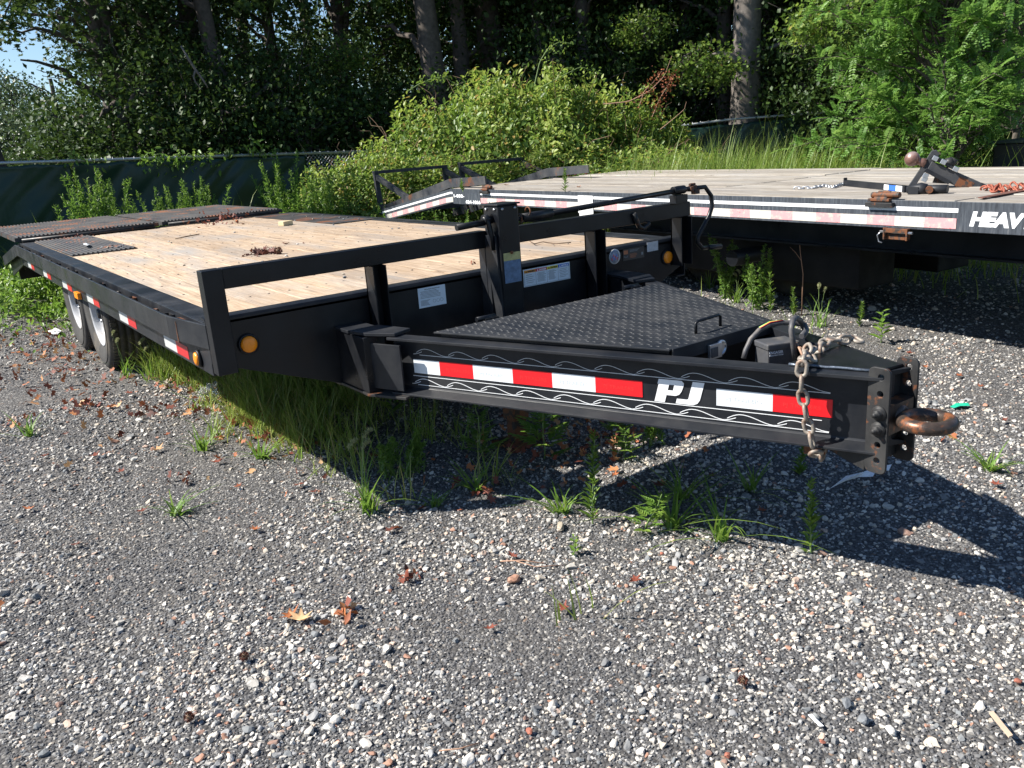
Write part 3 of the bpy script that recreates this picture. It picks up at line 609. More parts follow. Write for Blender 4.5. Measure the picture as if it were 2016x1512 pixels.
for zc, s0, s1, nm in ((.617, .19, 1.66, 0), (.501, .17, 1.66, 1)):
    mb = MB(); amp = .011; per = (s1-s0)/10
    ribbon(mb, [TP(s0+.02, zc-.013, .0012), TP(s1, zc-.013, .0012)], .0020)
    if nm: ribbon(mb, [TP(s0, zc+.021, .0012), TP(s1-.02, zc+.021, .0012)], .0022)
    for k in range(10):
        a = s0+k*per
        fz = lambda t: .003+.019*math.sin(math.pi/2*t/.33) if t < .33 else .022*(.5+.5*math.cos(math.pi*(t-.33)/.67))
        ribbon(mb, [TP(a+per*t, zc-.011+fz(t), .0012) for t in np.linspace(.04, 1, 16)], .0022 if nm else .0016)
        ribbon(mb, [TP(a+per*t, zc-.011+.012*((t+.06)/.30)**1.7, .0012) for t in np.linspace(-.06, .22, 6)], .0022 if nm else .0016)
    mb.build('scroll_decal', DECALW if nm else DECALS, T1)
# nose plate, coupler flanges, bolts, ring
mb = MB(); mb.prism([TP(1.545, .675, -.002), TP(1.785, .675, -.002), (2.5-TP(1.785, 0, .035).x, TP(1.785, 0, .035).y, .675), (2.5-TP(1.545, 0, .02).x, TP(1.545, 0, .0).y, .675)], (0, 0, .008))
mb.build('nose_plate', BLACK, T1, .0015)
MB().tube([TP(1.545+i*.02, .679+random.uniform(-.001, .001), .001+random.uniform(-.001, .001)) for i in range(12)], .0042, 8).build('weld_bead', simple('weld', (.10, .12, .15), .35, .5, .5, 80, .3), T1)
YF = -1.862
MB().box(1.187, 1.313, YF-.002, YF+.010, .42, .668).build('coupler_web', BLACKR, T1, .001)
hz = (.676, .630, .487, .442)
for k, xf in enumerate((1.178, 1.313)):
    Mx = Matrix(((0, 0, 1, xf+.0045), (-1, 0, 0, YF+.012), (0, 1, 0, 0), (0, 0, 0, 1)))
    outl = rounded(0, .062, .405, .702, .017); plate_holes('coupler_flange', outl, [(.036, z, .0085) for z in (.676, .630, .487, .442)], .009, Mx, BLACKR, T1)
    xg = 1.178 if k == 0 else 1.313
    MB().prism([(xg+.001, YF+.012, .456), (xg+.001, YF+.20, .456), (xg+.001, YF+.012, .405)], (.007, 0, 0)).build('coupler_gusset', BLACKR, T1)
for z in (.577, .532):
    for x, s_ in ((1.1775, -1), (1.3225, 1)):
        q = Vector((x, YF-.024, z)); o = MB().lathe(q, (s_, 0, 0), [(0, .0001), (0, .019), (.003, .019), (.0035, .013), (.0036, .0125), (.014, .0125), (.016, .010), (.016, .007), (.026, .007), (.027, .0001)], 6).lathe(q, (s_, 0, 0), [(0, .0001), (0, .021), (.003, .021), (.003, .0001)], 20).build('coupler_bolt', BLACKR, T1)
mb = MB(); RC = Vector((1.25, -1.978, .557)); RR = .058; rt = .0185
ring = [RC+Vector((RR*math.cos(a), RR*math.sin(a), 0)) for a in np.linspace(0, 2*math.pi, 41)[:-1]]
mb.tube(ring, rt, 16, 0, True); mb.box(1.192, 1.308, YF-.046, YF-.004, .515, .597); mb.tube([(1.25, YF-.03, .556), (1.25, YF-.055, .556), (1.25, RC.y+RR+.01, .557)], [.034, .030, .022], 12)
mb.build('pintle_ring', simple('worn_ring_steel', (.055, .040, .032), .38, .3, .4, 50, .25, (.26, .095, .04), .8), T1, 0)
# toolbox
LZ = .694; WL = lambda y: .56+(-.2-y)*.3995+.004
mb = MB(); LB = [(WL(-.46), -.46), (WL(-1.30), -1.30), (2.5-WL(-1.30), -1.30), (2.5-WL(-.46), -.46)]
mb.prism([(x, y, LZ-.006) for x, y in LB], (0, 0, .006)); mb.box(WL(-1.3)+.01, 2.5-WL(-1.3)-.01, -1.306, -1.300, LZ-.042, LZ)
lid = mb.build('toolbox_lid', black_paint('dusty_lid_paint', .4, .42, 0, (.013, .0155, .0205)), T1, .001)
mb = MB(); j = 0
for iy in range(41):
    for ix in range(64):
        cx = .60+ix*.0205+(iy % 2)*.01025; cy = -1.285+iy*.0205
        if cx < WL(cy)+.012 or cx > 2.5-WL(cy)-.012: continue
        a = .0088; w_ = .0026; t = (1 if (ix+iy) % 2 else -1)*.0; ux, uy = (1, 0) if (ix+iy) % 2 else (0, 1)
        px_, py_ = -uy, ux; z0 = LZ; z1 = LZ+.0013
        vs = [(cx-ux*a, cy-uy*a, z0), (cx+px_*w_, cy+py_*w_, z0), (cx+ux*a, cy+uy*a, z0), (cx-px_*w_, cy-py_*w_, z0), (cx-ux*a*.5, cy-uy*a*.5, z1), (cx+ux*a*.5, cy+uy*a*.5, z1)]
        mb.add(vs, [(0, 1, 4), (1, 5, 4), (1, 2, 5), (2, 3, 5), (3, 4, 5), (3, 0, 4)])
tr_ = mb.build('tread_lugs', black_paint('worn_lug_paint', .5, .42, .0, (.024, .027, .031)), lid, kind='stuff')
mb = MB(); mb.prism([(WL(-.47)+.02, -.47, .47), (WL(-1.285)+.02, -1.285, .47), (2.48-WL(-1.285), -1.285, .47), (2.48-WL(-.47), -.47, .47)], (0, 0, LZ-.008-.47)); mb.build('toolbox_body', BLACK, T1)
q0 = hit(1370, 657, 2, LZ); q1 = hit(1418, 642, 2, LZ); hh = Vector((0, 0, .040))
MB().tube([q0, q0+hh*.85, q0+hh+(q1-q0)*.08, q1+hh-(q1-q0)*.08, q1+hh*.85, q1], .0052, 10).build('toolbox_handle', BLACK, lid)
for x in (.90, 1.66): MB().cyl((x-.03, -.44, .70), (x+.055, -.44, .70), .010, 10).box(x-.0, x+.06, -.46, -.445, .69, .70).build('lid_hinge', BLACK, lid)
lq = hit(1410, 690, 1, -1.312)
mb = MB(); mb.box(lq.x-.035, lq.x+.022, -1.318, -1.307, lq.z-.024, lq.z+.024, 0); mb.box(lq.x-.03, lq.x+.0, -1.321, -1.318, lq.z-.018, lq.z+.014, 1); mb.lathe((lq.x+.024, -1.308, lq.z+.004), (0, -1, 0), [(0, .026), (.006, .026), (.008, .020), (.003, .018), (.003, .0001)], 20, 0)
mb.build('toolbox_latch', [ZINC, PLAST], T1, .001)
# breakaway battery box and cables
bx = hit(1528, 690, 2, .640); BX = Vector((bx.x, bx.y, 0))
ex = Vector((.93, -.37, 0)).normalized(); ey = Vector((.37, .93, 0)).normalized()
mb = MB(); mb.obox(BX+UP*.618, ex*.052, ey*.040, UP*.040); mb.obox(BX+UP*.664, ex*.056, ey*.044, UP*.010); bb = mb.build('battery_box', PLAST, T1, .004)
lo_ = BX+UP*.636-ey*.0408; text('lettering', 'ENGAGER', lo_-ex*.048+UP*.006, ex, UP, .012, DECALW, bb, 0, .0003, .048); text('lettering', 'BREAKAWAY SYSTEM', lo_-ex*.048-UP*.001, ex, UP, .006, DECALW, bb, 0, .0001, .048)
cbp = [hit(1464, 706, 1, -1.36), hit(1468, 690, 1, -1.36), hit(1478, 668, 1, -1.36), hit(1495, 650, 1, -1.37), hit(1515, 639, 1, -1.38), hit(1540, 635, 1, -1.40), hit(1565, 636, 1, -1.42), hit(1585, 640, 1, -1.44), hit(1588, 650, 1, -1.46), hit(1578, 662, 1, -1.5)]
MB().tube(cbp, .0085, 10).build('wiring_cable', HOSE, T1)
for k, (mm) in enumerate((REDP, YEL, simple('green_wire', (.03, .25, .12), .5, 0, .1, 30, 0))):
    MB().tube([Vector(cbp[3+i])+Vector((0, 0, .0085))+ey*(-.005+.004*k) for i in range(0, 3)], .0018, 6).build('wire', mm, T1)
MB().tube([hit(1566, 708, 1, -1.50), hit(1562, 680, 1, -1.50), hit(1558, 650, 1, -1.50), hit(1560, 632, 1, -1.49), hit(1567, 625, 1, -1.47), hit(1575, 630, 1, -1.44), hit(1584, 648, 1, -1.42), hit(1588, 662, 1, -1.38)], .0090, 10).build('wiring_cable', HOSE, T1)
MB().tube([hit(1568, 676, 1, -1.50), hit(1574, 686, 1, -1.52), hit(1580, 700, 1, -1.55)], .004, 6).tube([hit(1575, 684, 1, -1.50), hit(1582, 694, 1, -1.52), hit(1584, 702, 1, -1.55)], .004, 6).build('brake_wire', DSTEM, T1)
# safety chains: one link mesh shared
def link_mesh(L=.055, Wd=.037, r=.0058):
    mb = MB(); h = L/2-Wd/2; c = Wd/2-r
    pts = [Vector((c*math.cos(a), h+c*math.sin(a), 0)) for a in np.linspace(0, math.pi, 7)]+[Vector((c*math.cos(a), -h+c*math.sin(a), 0)) for a in np.linspace(math.pi, 2*math.pi, 7)]
    mb.tube(pts, r, 8, 0, True); o = mb.build('chain_link', CHAIN); me = o.data; bpy.data.objects.remove(o); return me
LINK = link_mesh()
def chain(path, parent, me, pitch=.042, name='chain_link', twist0=0):
    P = [Vector(q) for q in path]; seg = []; acc = 0; out = []
    d = [0]
    for a, b2 in zip(P[:-1], P[1:]): d.append(d[-1]+(b2-a).length)
    n = max(1, int(d[-1]/pitch)); k = 0
    for i in range(n+1):
        s_ = min(i*pitch, d[-1]-1e-6)
        while k < len(P)-2 and d[k+1] < s_: k += 1
        a, b2 = P[k], P[k+1]; t = (b2-a).normalized(); q = a+t*(s_-d[k])
        y = t; x = y.cross(nv if abs(y.dot(nv)) < .9 else UP).normalized(); z = x.cross(y)
        ang = (math.pi/2 if i % 2 else 0)+twist0+random.uniform(-.2, .2); x2 = x*math.cos(ang)+z*math.sin(ang); z2 = x2.cross(y)
        o = bpy.data.objects.new(name, me); COL.objects.link(o); o.matrix_world = Matrix.Translation(q) @ Matrix((x2, y, z2)).transposed().to_4x4() @ Matrix.Rotation(0, 4, 'Z')
        if parent: o.parent = parent
        out.append(o)
    return out
sc1 = bpy.data.objects.new('safety_chain', None); COL.objects.link(sc1); sc1.parent = T1
sc2 = bpy.data.objects.new('safety_chain', None); COL.objects.link(sc2); sc2.parent = T1
def onT(px, py, off):  # point of the photo on a plane parallel to the left web
    return hitplane(px, py, TP(0, .5, off), nv)
chain([hit(1595, 690, 2, .700), hit(1586, 700, 2, .694), onT(1580, 712, .060), onT(1578, 730, .062), onT(1578, 765, .06), onT(1584, 800, .058), onT(1592, 840, .056), onT(1600, 875, .055), onT(1606, 893, .05), onT(1618, 897, .02), onT(1625, 885, -.02)], sc1, LINK)
chain([hit(1590, 688, 2, .705), hit(1597, 703, 2, .693), hit(1590, 712, 2, .69)], sc1, LINK)
chain([hit(1611, 705, 2, .66), hit(1617, 688, 2, .69), hit(1625, 672, 2, .70), hit(1640, 669, 2, .700), hit(1665, 669, 2, .693), hit(1685, 668, 2, .690), hit(1697, 675, 2, .684)], sc2, LINK)
MB().obox(onT(1606, 880, -.02), dv*.03, nv*.02, UP*.018).build('chain_bracket', RUSTY, T1, .003)

# wheels --------------------------------------------------------------------
def tyre_mesh():
    mb = MB(); R_ = .39; W_ = .24
    pr = [(.0, .225), (-.006, .24), (-.018, .275), (-.024, .32), (-.020, .355), (-.008, .378), (.010, .388)]
    prof = [(x, r) for x, r in pr]
    for g in (.05, .095, .14, .185): prof += [(g-.006, R_), (g-.005, R_-.010), (g+.005, R_-.010), (g+.006, R_)]
    prof += [(W_-.01, .388), (W_+.008, .378), (W_+.020, .355), (W_+.024, .32), (W_+.018, .275), (W_+.006, .24), (W_, .225)]
    mb.lathe((0, 0, 0), (1, 0, 0), prof, 64)
    for i in range(72):                          # shoulder lugs
        a = 2*math.pi*i/72; c_, s_ = math.cos(a), math.sin(a)
        for x in (.000, .196):
            o = Vector((x+.022, .390*c_, .390*s_)); mb.obox(o, (.018, 0, 0), (0, -s_*.011, c_*.011), (0, c_*.004, s_*.004))
    mb.lathe((-.0235, 0, 0), (1, 0, 0), [(0, .335), (-.002, .337), (-.002, .343), (0, .345)], 64)
    text_me = None
    return mb
def wheel(y, sx, proto=None):
    xw = .165 if sx == 0 else 2.335
    wo = bpy.data.objects.new('wheel', None); COL.objects.link(wo); wo.parent = T1; wo.location = (xw, y, .385); wo.rotation_euler = (random.uniform(0, 6), 0, 0 if sx == 0 else math.pi)
    if proto is None:
        t = tyre_mesh().build('tyre', RUBBER, wo)
        mb = MB(); mb.lathe((0, 0, 0), (1, 0, 0), [(.004, .226), (-.004, .228), (-.006, .220), (.004, .212), (.03, .206), (.05, .196), (.055, .165), (.040, .150), (.038, .115), (.050, .085), (.050, .0001)], 40)
        r_ = mb.build('rim', WHITEP, wo)
        mb = MB()
        for i in range(8):
            a = i*math.pi/4; mb.lathe((.045, .10*math.cos(a), .10*math.sin(a)), (-1, 0, 0), [(0, .011), (.018, .011), (.02, .0001)], 6)
        lu = mb.build('lug_nuts', ZINC, wo); hb = MB().lathe((.05, 0, 0), (-1, 0, 0), [(0, .056), (.025, .054), (.03, .036), (.045, .034), (.047, .0001)], 20).build('hub', BLACKD, wo)
        return wo, [t, r_, lu, hb]
    for p_ in proto: c = p_.copy(); COL.objects.link(c); c.parent = wo
    return wo, proto
w0, pr_ = wheel(3.30, 0); wheel(4.18, 0, pr_); wheel(3.30, 1, pr_); wheel(4.18, 1, pr_)
mb = MB()
for y in (3.30, 4.18): mb.cyl((.30, y, .385), (2.2, y, .385), .055, 12)
mb.build('axles', BLACK, T1)
mb = MB()
for xm in (.50, 1.95): mb.prism([(xm, 2.9, .50), (xm, 3.3, .45), (xm, 3.74, .52), (xm, 4.18, .45), (xm, 4.6, .50), (xm, 4.6, .53), (xm, 2.9, .53)], (.06, 0, 0))
mb.build('leaf_springs', BLACKR, T1)

# ================================================================ TRAILER 2 (its own frame: x inwards, y backwards along the side)
T2 = empty('heavy_flatbed_trailer', 'black flatbed trailer with weathered grey deck, white side stripe and lettering HEAVY', 'trailer')
T2.matrix_world = Matrix.Translation((3.60, -1.0, 0)) @ Matrix.Rotation(-math.atan(.095), 4, 'Z')
T2M = T2.matrix_world.copy(); W2 = 2.5; ZB = .872
def t2w(x, y, z): return T2M @ Vector((x, y, z))
def on2(px, py, off=0.0):                 # point of the photo on the near side plane, in trailer coordinates
    return T2M.inverted() @ hitplane(px, py, t2w(off, 0, 0), T2M.to_3x3() @ Vector((1, 0, 0)))
rows = 13; pw = (W2-.06)/rows; base = None
for (ya, yb) in ((-2.6, .185), (.195, 2.395), (2.405, 5.98)):
    me = None
    for i in range(rows):
        if me is None:
            o = MB().box(.0, pw-.006, ya, yb, -.035, 0).build('plank', WOOD2, T2, .004); me = o.data
        else:
            o = bpy.data.objects.new('plank', me); COL.objects.link(o); o.parent = T2
            bv = o.modifiers.new('edge', 'BEVEL'); bv.width = .004; bv.segments = 1
        o.location = (.03+i*pw, 0, ZB+.004+random.uniform(-.004, .004)); o.rotation_euler = (random.uniform(-.0006, .0006), random.uniform(-.008, .008), 0)
m2, nt, b = mat('streaked_side_paint'); v = coords(nt)
f = noise(nt, coords(nt, 'Object', (40, 40, 4)), 1.5, 6, .7); f2 = noise(nt, v, 4, 5, .6)
c = ramp(nt, f, [(.35, (.022, .026, .034)), (.55, (.06, .07, .085)), (.8, (.16, .165, .17))]); c = mix(nt, ramp(nt, f2, [(.4, (0, 0, 0)), (.8, (.5, .5, .5))]), c, (.025, .028, .034))
nt.links.new(c, b.inputs['Base Color']); b.inputs['Roughness'].default_value = .5; SIDE2 = m2
mb = MB(); mb.box(0, .010, -2.6, 6.0, .722, ZB+.004); mb.box(.010, .06, -2.6, 6.0, .722, .73)
mb.build('side_beam', SIDE2, T2, .002)
mb = MB(); mb.box(W2-.02, W2, -2.6, 6.0, .72, ZB); mb.build('side_beam', SIDE2, T2, .002)
dz = (.531-.817)/(8.05-6.0)
MB().prism([(0, 6.0, .722), (0, 8.06, .722+dz*2.06), (0, 8.06, ZB+dz*2.06), (0, 6.0, ZB)], (.012, 0, 0)).build('dovetail_side', SIDE2, T2); mb = MB(); mb.prism([(W2-.02, 6.0, .722), (W2-.02, 8.06, .722+dz*2.06), (W2-.02, 8.06, ZB+dz*2.06), (W2-.02, 6.0, ZB)], (.012, 0, 0)); mb.build('dovetail_side', SIDE2, T2)
mb = MB(); mb.box(-.0025, -.0005, .152, 5.306, .8195, .8415); mb.build('white_stripe', DECALW, T2)
mb = MB(); mb.box(-.0025, -.0005, 5.94, 6.0, .8195, .8415).prism([(-.0025, 6.0, .8195), (-.0025, 8.05, .8195+dz*2.05), (-.0025, 8.05, .8415+dz*2.05), (-.0025, 6.0, .8415)], (.002, 0, 0)); mb.build('white_stripe', DECALW, T2)
y = .158; k = 0
while y < 5.30:
    MB().box(-.0026, -.0005, y, min(y+.1785, 5.306), .736, .790).build('reflective_tape', FTW if k % 2 else FTR, T2); y += .1785; k += 1
y = 5.94; k = 0
while y < 7.9:
    z0 = .736+dz*max(0, y-6); z1 = .736+dz*max(0, y+.178-6); MB().prism([(-.0026, y, z0), (-.0026, y+.178, z1), (-.0026, y+.178, z1+.054), (-.0026, y, z0+.054)], (.002, 0, 0)).build('reflective_tape', FTR if k % 2 else FTW, T2); y += .1785; k += 1
MB().box(-.003, -.0005, 5.31, 5.935, .716, .828).build('phone_panel', SIDE2, T2)
xd = (0, -1, 0); yd = (0, 0, 1)
text('lettering', 'HEAVY', (-.0012, .088, .7595), xd, yd, .094, DECALW, T2, .20, .0058, .345)
text('lettering', '1-800-', (-.0035, 5.915, .786), xd, yd, .045, DECALW, T2, 0, .0022, .25); text('lettering', '624-1866', (-.0035, 5.64, .728), xd, yd, .045, DECALW, T2, 0, .0022, .33)
MB().box(-.008, -.004, 3.335, 3.55, .70, .848).prism([(-.008, 3.335, .70), (-.004, 3.335, .70), (.0, 3.35, .575), (-.004, 3.35, .575)], (0, .20, 0)).build('paper_sheet', simple('hanging_paper', (.68, .68, .67), .7, 0, .1, 20, .1), T2)
mb = MB()
for xm in (.42, 1.98): mb.box(xm, xm+.012, -2.6, 5.9, .53, .72); mb.box(xm-.06, xm+.07, -2.6, 5.9, .52, .532)
for i in range(17): mb.box(.03, W2-.03, -2.4+i*.5, -2.34+i*.5, .74, .83)
mb.build('main_beams', BLACK, T2)
RIM2 = pr_[1].data.copy(); RIM2.materials[0] = RIMK
for yy in (2.05, 2.98):
    for xx, fl in ((1.02, 0), (1.5, 1)):
        wo = bpy.data.objects.new('wheel', None); COL.objects.link(wo); wo.parent = T2; wo.location = (xx, yy, .39); wo.rotation_euler = (random.uniform(0, 6), 0, 0 if not fl else math.pi)
        for p_ in pr_:
            c = p_.copy(); COL.objects.link(c); c.parent = wo
            if p_.name.startswith('rim'): c.data = RIM2
        for p_ in pr_[:1]: c = p_.copy(); COL.objects.link(c); c.parent = wo; c.location = (.30, 0, 0)
for xa in (.62, 1.5):
    MB().box(xa, xa+.38, 1.20, 3.95, .20, .715).build('dark_filler_box', black_paint('filler_black', .05, .6, 0, (.004, .004, .005)), T2, .01)  # added near-black boxes, hide the wheels and stand in for the deck's shade
MB().cyl((.3, 2.05, .39), (2.2, 2.05, .39), .06).cyl((.3, 2.98, .39), (2.2, 2.98, .39), .06).build('fender_and_axles', BLACK, T2)
# fold-over ramps with their stands
def ramp2(xa, xb, dz_=0, dy_=0):
    root = bpy.data.objects.new('folding_ramp', None); COL.objects.link(root); root.parent = T2
    prof = [(5.37+dy_, 1.0+dz_), (6.2+dy_, .972+dz_), (8.36+dy_, .60+dz_), (8.36+dy_, .50+dz_), (7.8+dy_, .575+dz_), (6.22+dy_, .872+dz_), (5.36+dy_, .915+dz_)]
    for x, lo_z in ((xa, 0), (xb-.02, -.14)): MB().prism([(x, a, b_+lo_z) for a, b_ in prof], (.02, 0, 0)).build('ramp_rail', FADED, root, .002)
    mb = MB()
    for i in range(12):
        t = i/11; yy = 5.5+dy_+t*2.6; zz = (.80 if yy < 6.2+dy_ else .80-(yy-6.2-dy_)*.16)+dz_; mb.box(xa+.02, xb-.02, yy, yy+.05, zz, zz+.04)
    mb.build('ramp_crossbars', FADED, root)
    mb = MB()
    for x in (xa+.0, xb-.06): mb.prism([(x, 8.37+dy_, .50+dz_), (x+.06, 8.37+dy_, .50+dz_), (x+.06, 8.43+dy_, .50+dz_), (x, 8.43+dy_, .50+dz_)], (0, .07, .56))
    mb.build('stand_post', FADED, root, .002)
    MB().box(xa, xb, 8.43+dy_, 8.51+dy_, 1.03+dz_, 1.07+dz_).build('stand_bar', FADED, root, .002)
    mb = MB()
    for x in (xa+.01, xb-.06): mb.prism([(x, 8.42+dy_, 1.02+dz_), (x, 8.42+dy_, .95+dz_), (x, 7.35+dy_, .66+dz_), (x, 7.35+dy_, .73+dz_)], (.05, 0, 0))
    mb.build('stand_brace', FADED, root, .002)
ramp2(.10, 1.20); ramp2(1.35, 2.42, .02, -.1)
# twist lock and its keeper under the edge, winch lug further back
def lock(y, root=T2):
    mb = MB(); mb.box(-.02, .07, y-.075, y+.06, ZB-.004, ZB+.012); mb.build('lock_base', RUSTY, root, .003)
    MB().box(-.03, .05, y-.10, y+.07, ZB-.035, ZB-.01).build('lock_keeper', BLACKR, root, .002)
    mb = MB(); mb.cyl((.01, y+.055, ZB+.028), (.01, y-.12, ZB+.030), .016, 10); mb.prism([(-.012, y+.03, ZB+.012), (-.012, y-.05, ZB+.012), (.03, y-.05, ZB+.05), (.03, y+.03, ZB+.05)], (.01, 0, 0)); mb.build('lock_lever', RUSTY, root, .002)
lock(.62); lock(5.2)
P_ = on2(1768, 461, .0); yq, zq = P_.y, P_.z
mb = MB(); mb.box(-.03, .0, yq-.075, yq-.065, zq-.03, zq+.035); mb.box(-.03, .0, yq+.065, yq+.075, zq-.03, zq+.035); mb.box(-.006, .0, yq-.07, yq+.07, zq-.03, zq+.0); mb.box(-.028, .0, yq-.075, yq+.075, .70, .722)
mb.build('pin_bracket', RUSTY, T2, .001); MB().cyl((-.018, yq-.10, zq+.012), (-.018, yq+.10, zq+.012), .007, 10).tube([(-.018, yq+.095, zq+.012), (-.022, yq+.115, zq-.01), (-.02, yq+.105, zq-.045), (-.018, yq+.085, zq-.05)], .004, 6).build('hitch_pin', ZINC, T2)

# ---- loose gear lying on trailer 2
vd = Vector((CW[0], CW[1], 0)).normalized()
P0 = hit(1791, 372, 2, ZB+.004); vdir = Vector((P0.x-CP[0], P0.y-CP[1], 0)).normalized(); side = Vector((vdir.y, -vdir.x, 0))
def G(px, py, back=0.0): return hitplane(px, py, P0+vdir*back, vdir)
hb = empty('hitch_ball_mount', 'black adjustable hitch with rusty ball lying tilted on the grey deck', 'hitch', P0)
def ad(o): return adopt(o, hb)
a0, a1 = G(1789, 371), G(1843, 299); ax_ = (a1-a0); pr = ax_.cross(vdir).normalized()
ad(MB().prism([G(1783, 374)-vdir*.02, G(1797, 374)-vdir*.02, G(1812, 350)-vdir*.02, G(1850, 304)-vdir*.02, G(1844, 295)-vdir*.02, G(1834, 297)-vdir*.02, G(1818, 322)-vdir*.02, G(1806, 340)-vdir*.02], vdir*.045).build('upright', FADED, None, .003))
bc = G(1796, 313); nk = G(1812, 318); sk = G(1822, 322)
ad(MB().sphere(bc, .045, 20, 0).tube([bc, nk, sk], [.030, .022, .034], 14).build('hitch_ball', simple('rusty_ball', (.24, .13, .10), .4, .3, .4, 10, .1, (.35, .33, .33), .5)))
s0, s1 = G(1828, 328), G(1925, 371); sdv = (s1-s0).normalized(); sp = sdv.cross(vdir).normalized()
ad(MB().obox((s0+s1)/2, (s1-s0)/2, vdir*.034, sp*.036).build('shank', FADED, None, .004))
ad(MB().obox(G(1898, 362)-vdir*.0345, sdv*.045, vdir*.0008, sp*.030).build('shank_sticker', RUSTY))
ad(MB().obox(G(1930, 376), sdv*.022, vdir*.036, sp*.044).build('shank_end', BLACKD, None, .004))
ad(MB().prism([G(1830, 310)-vdir*.05, G(1838, 303)-vdir*.05, G(1880, 330)-vdir*.05, G(1886, 338)-vdir*.05], vdir*.10).prism([G(1818, 336)-vdir*.05, G(1824, 330)-vdir*.05, G(1872, 356)-vdir*.05, G(1866, 362)-vdir*.05], vdir*.1).build('head_plate', BLACKD, None, .002))
ad(MB().prism([G(1836, 360), G(1868, 362), G(1862, 350), G(1842, 345)], vdir*.05).cyl(G(1862, 322), G(1876, 318), .03, 12).cyl(G(1868, 330, 0), G(1880, 312, 0), .022, 12).build('cam_arm', BLACKR))
mb = MB()
for q in ((1841, 311), (1857, 318), (1881, 332), (1822, 345), (1820, 352)): mb.obox(G(*q)-vdir*.05, sdv*.016, vdir*.012, sp*.014)
ad(mb.build('mount_bolts', ZINC, None, .002))
sbp = G(1662, 362); sb = empty('spring_bar', 'black spring bar with blue and white sticker lying on the grey deck', 'hitch bar', hit(1720, 372, 2, ZB+.004))
e0, e1 = hit(1664, 360, 2, ZB+.025), hit(1784, 372, 2, ZB+.025); ed = (e1-e0); en = ed.normalized().cross(UP).normalized()
adopt(MB().obox((e0+e1)/2, ed/2, en*.012, UP*.020).obox(e0, ed.normalized()*.006, en*.012, UP*.035).build('bar', BLACKD, None, .003), sb)
for a, b2, mm in ((.70, .77, DECALW), (.77, .88, BLUEP), (.88, .97, DECALW)):
    adopt(MB().obox(e0+ed*((a+b2)/2)+en*(.0127 if (en.dot(vdir) < 0) else -.0127), ed*(b2-a)/2, en*.0006, UP*.016).build('bar_sticker', mm), sb)
pt = empty('trunnion_head', 'black bar joint with round pin lying beside the tilted hitch', 'hitch part', hit(1825, 378, 2, ZB+.004))
q0, q1 = hit(1786, 373, 2, ZB+.03), hit(1866, 372, 2, ZB+.03)
adopt(MB().tube([q0, q0.lerp(q1, .35), q0.lerp(q1, .5)], [.022, .038, .030], 8).cyl(q0.lerp(q1, .42), q1, .024, 10).obox(q0.lerp(q1, .15)-UP*.004, (q1-q0)*.13, vdir*.04, UP*.02).build('joint_body', BLACKD), pt)
adopt(MB().cyl(q0.lerp(q1, .55)-vdir*.05, q0.lerp(q1, .55)+vdir*.02, .020, 12).build('joint_pin', RUSTY), pt)
def small_chain(label, name, pts, m, L, cat='chain', turns=0):
    lk = MB(); h = L*.28; c = L*.26; r = L*.105
    pp = [Vector((c*math.cos(a), h+c*math.sin(a), 0)) for a in np.linspace(0, math.pi, 5)]+[Vector((c*math.cos(a), -h+c*math.sin(a), 0)) for a in np.linspace(math.pi, 2*math.pi, 5)]
    lk.tube(pp, r, 6, 0, True); o = lk.build('chain_link', m); me = o.data; bpy.data.objects.remove(o)
    root = empty(name, label, cat, pts[0]); ls = chain([Vector(q) for q in pts], None, me, L*.72)
    for l in ls: adopt(l, root)
    return root
small_chain('bright silver chain lying straight beside the spring bar', 'steel_chain', [hit(x, y, 2, ZB+.012) for x, y in ((1569, 371), (1600, 370), (1622, 366), (1640, 369), (1662, 362))], ZINC, .040)
zz = [(1937, 372), (1950, 366), (1957, 376), (1966, 366), (1975, 376), (1982, 367), (1990, 374), (1996, 366), (2004, 374), (2012, 365), (2024, 374)]
REDCH = simple('rusty_red_chain', (.30, .085, .05), .7, .2, .4, 60, .2)
small_chain('rusty red chain heaped behind the tilted hitch', 'rusty_chain', [hit(x, y, 2, ZB+.015+(i % 2)*.02) for i, (x, y) in enumerate(zz)], REDCH, .055)
MB().prism([hit(1925, 390, 2, ZB+.010), hit(1935, 391, 2, ZB+.010), hit(2030, 374, 2, ZB+.010), hit(2030, 369, 2, ZB+.010)], (0, 0, .004)).build('strap', simple('brown_strap', (.12, .05, .035), .8, 0, .2, 30, .1), None, 0, label='narrow dark red strap lying flat on the grey deck at its edge', cat='strap')
bxr = empty('storage_box', 'black metal storage box standing behind the grey deck by the locust', 'box', (8.5, -.1, 0))
bl = hit(1955, 300, 0, 8.0)
adopt(MB().box(8.0, 9.2, -1.6, bl.y, .02, .975).build('box_body', BLACK, None, .01), bxr); adopt(MB().box(7.97, 9.23, -1.63, bl.y+.03, .975, 1.0).build('box_lid', black_paint('box_lid_paint', .6, .5, 0, (.025, .035, .03)), None, .005), bxr)

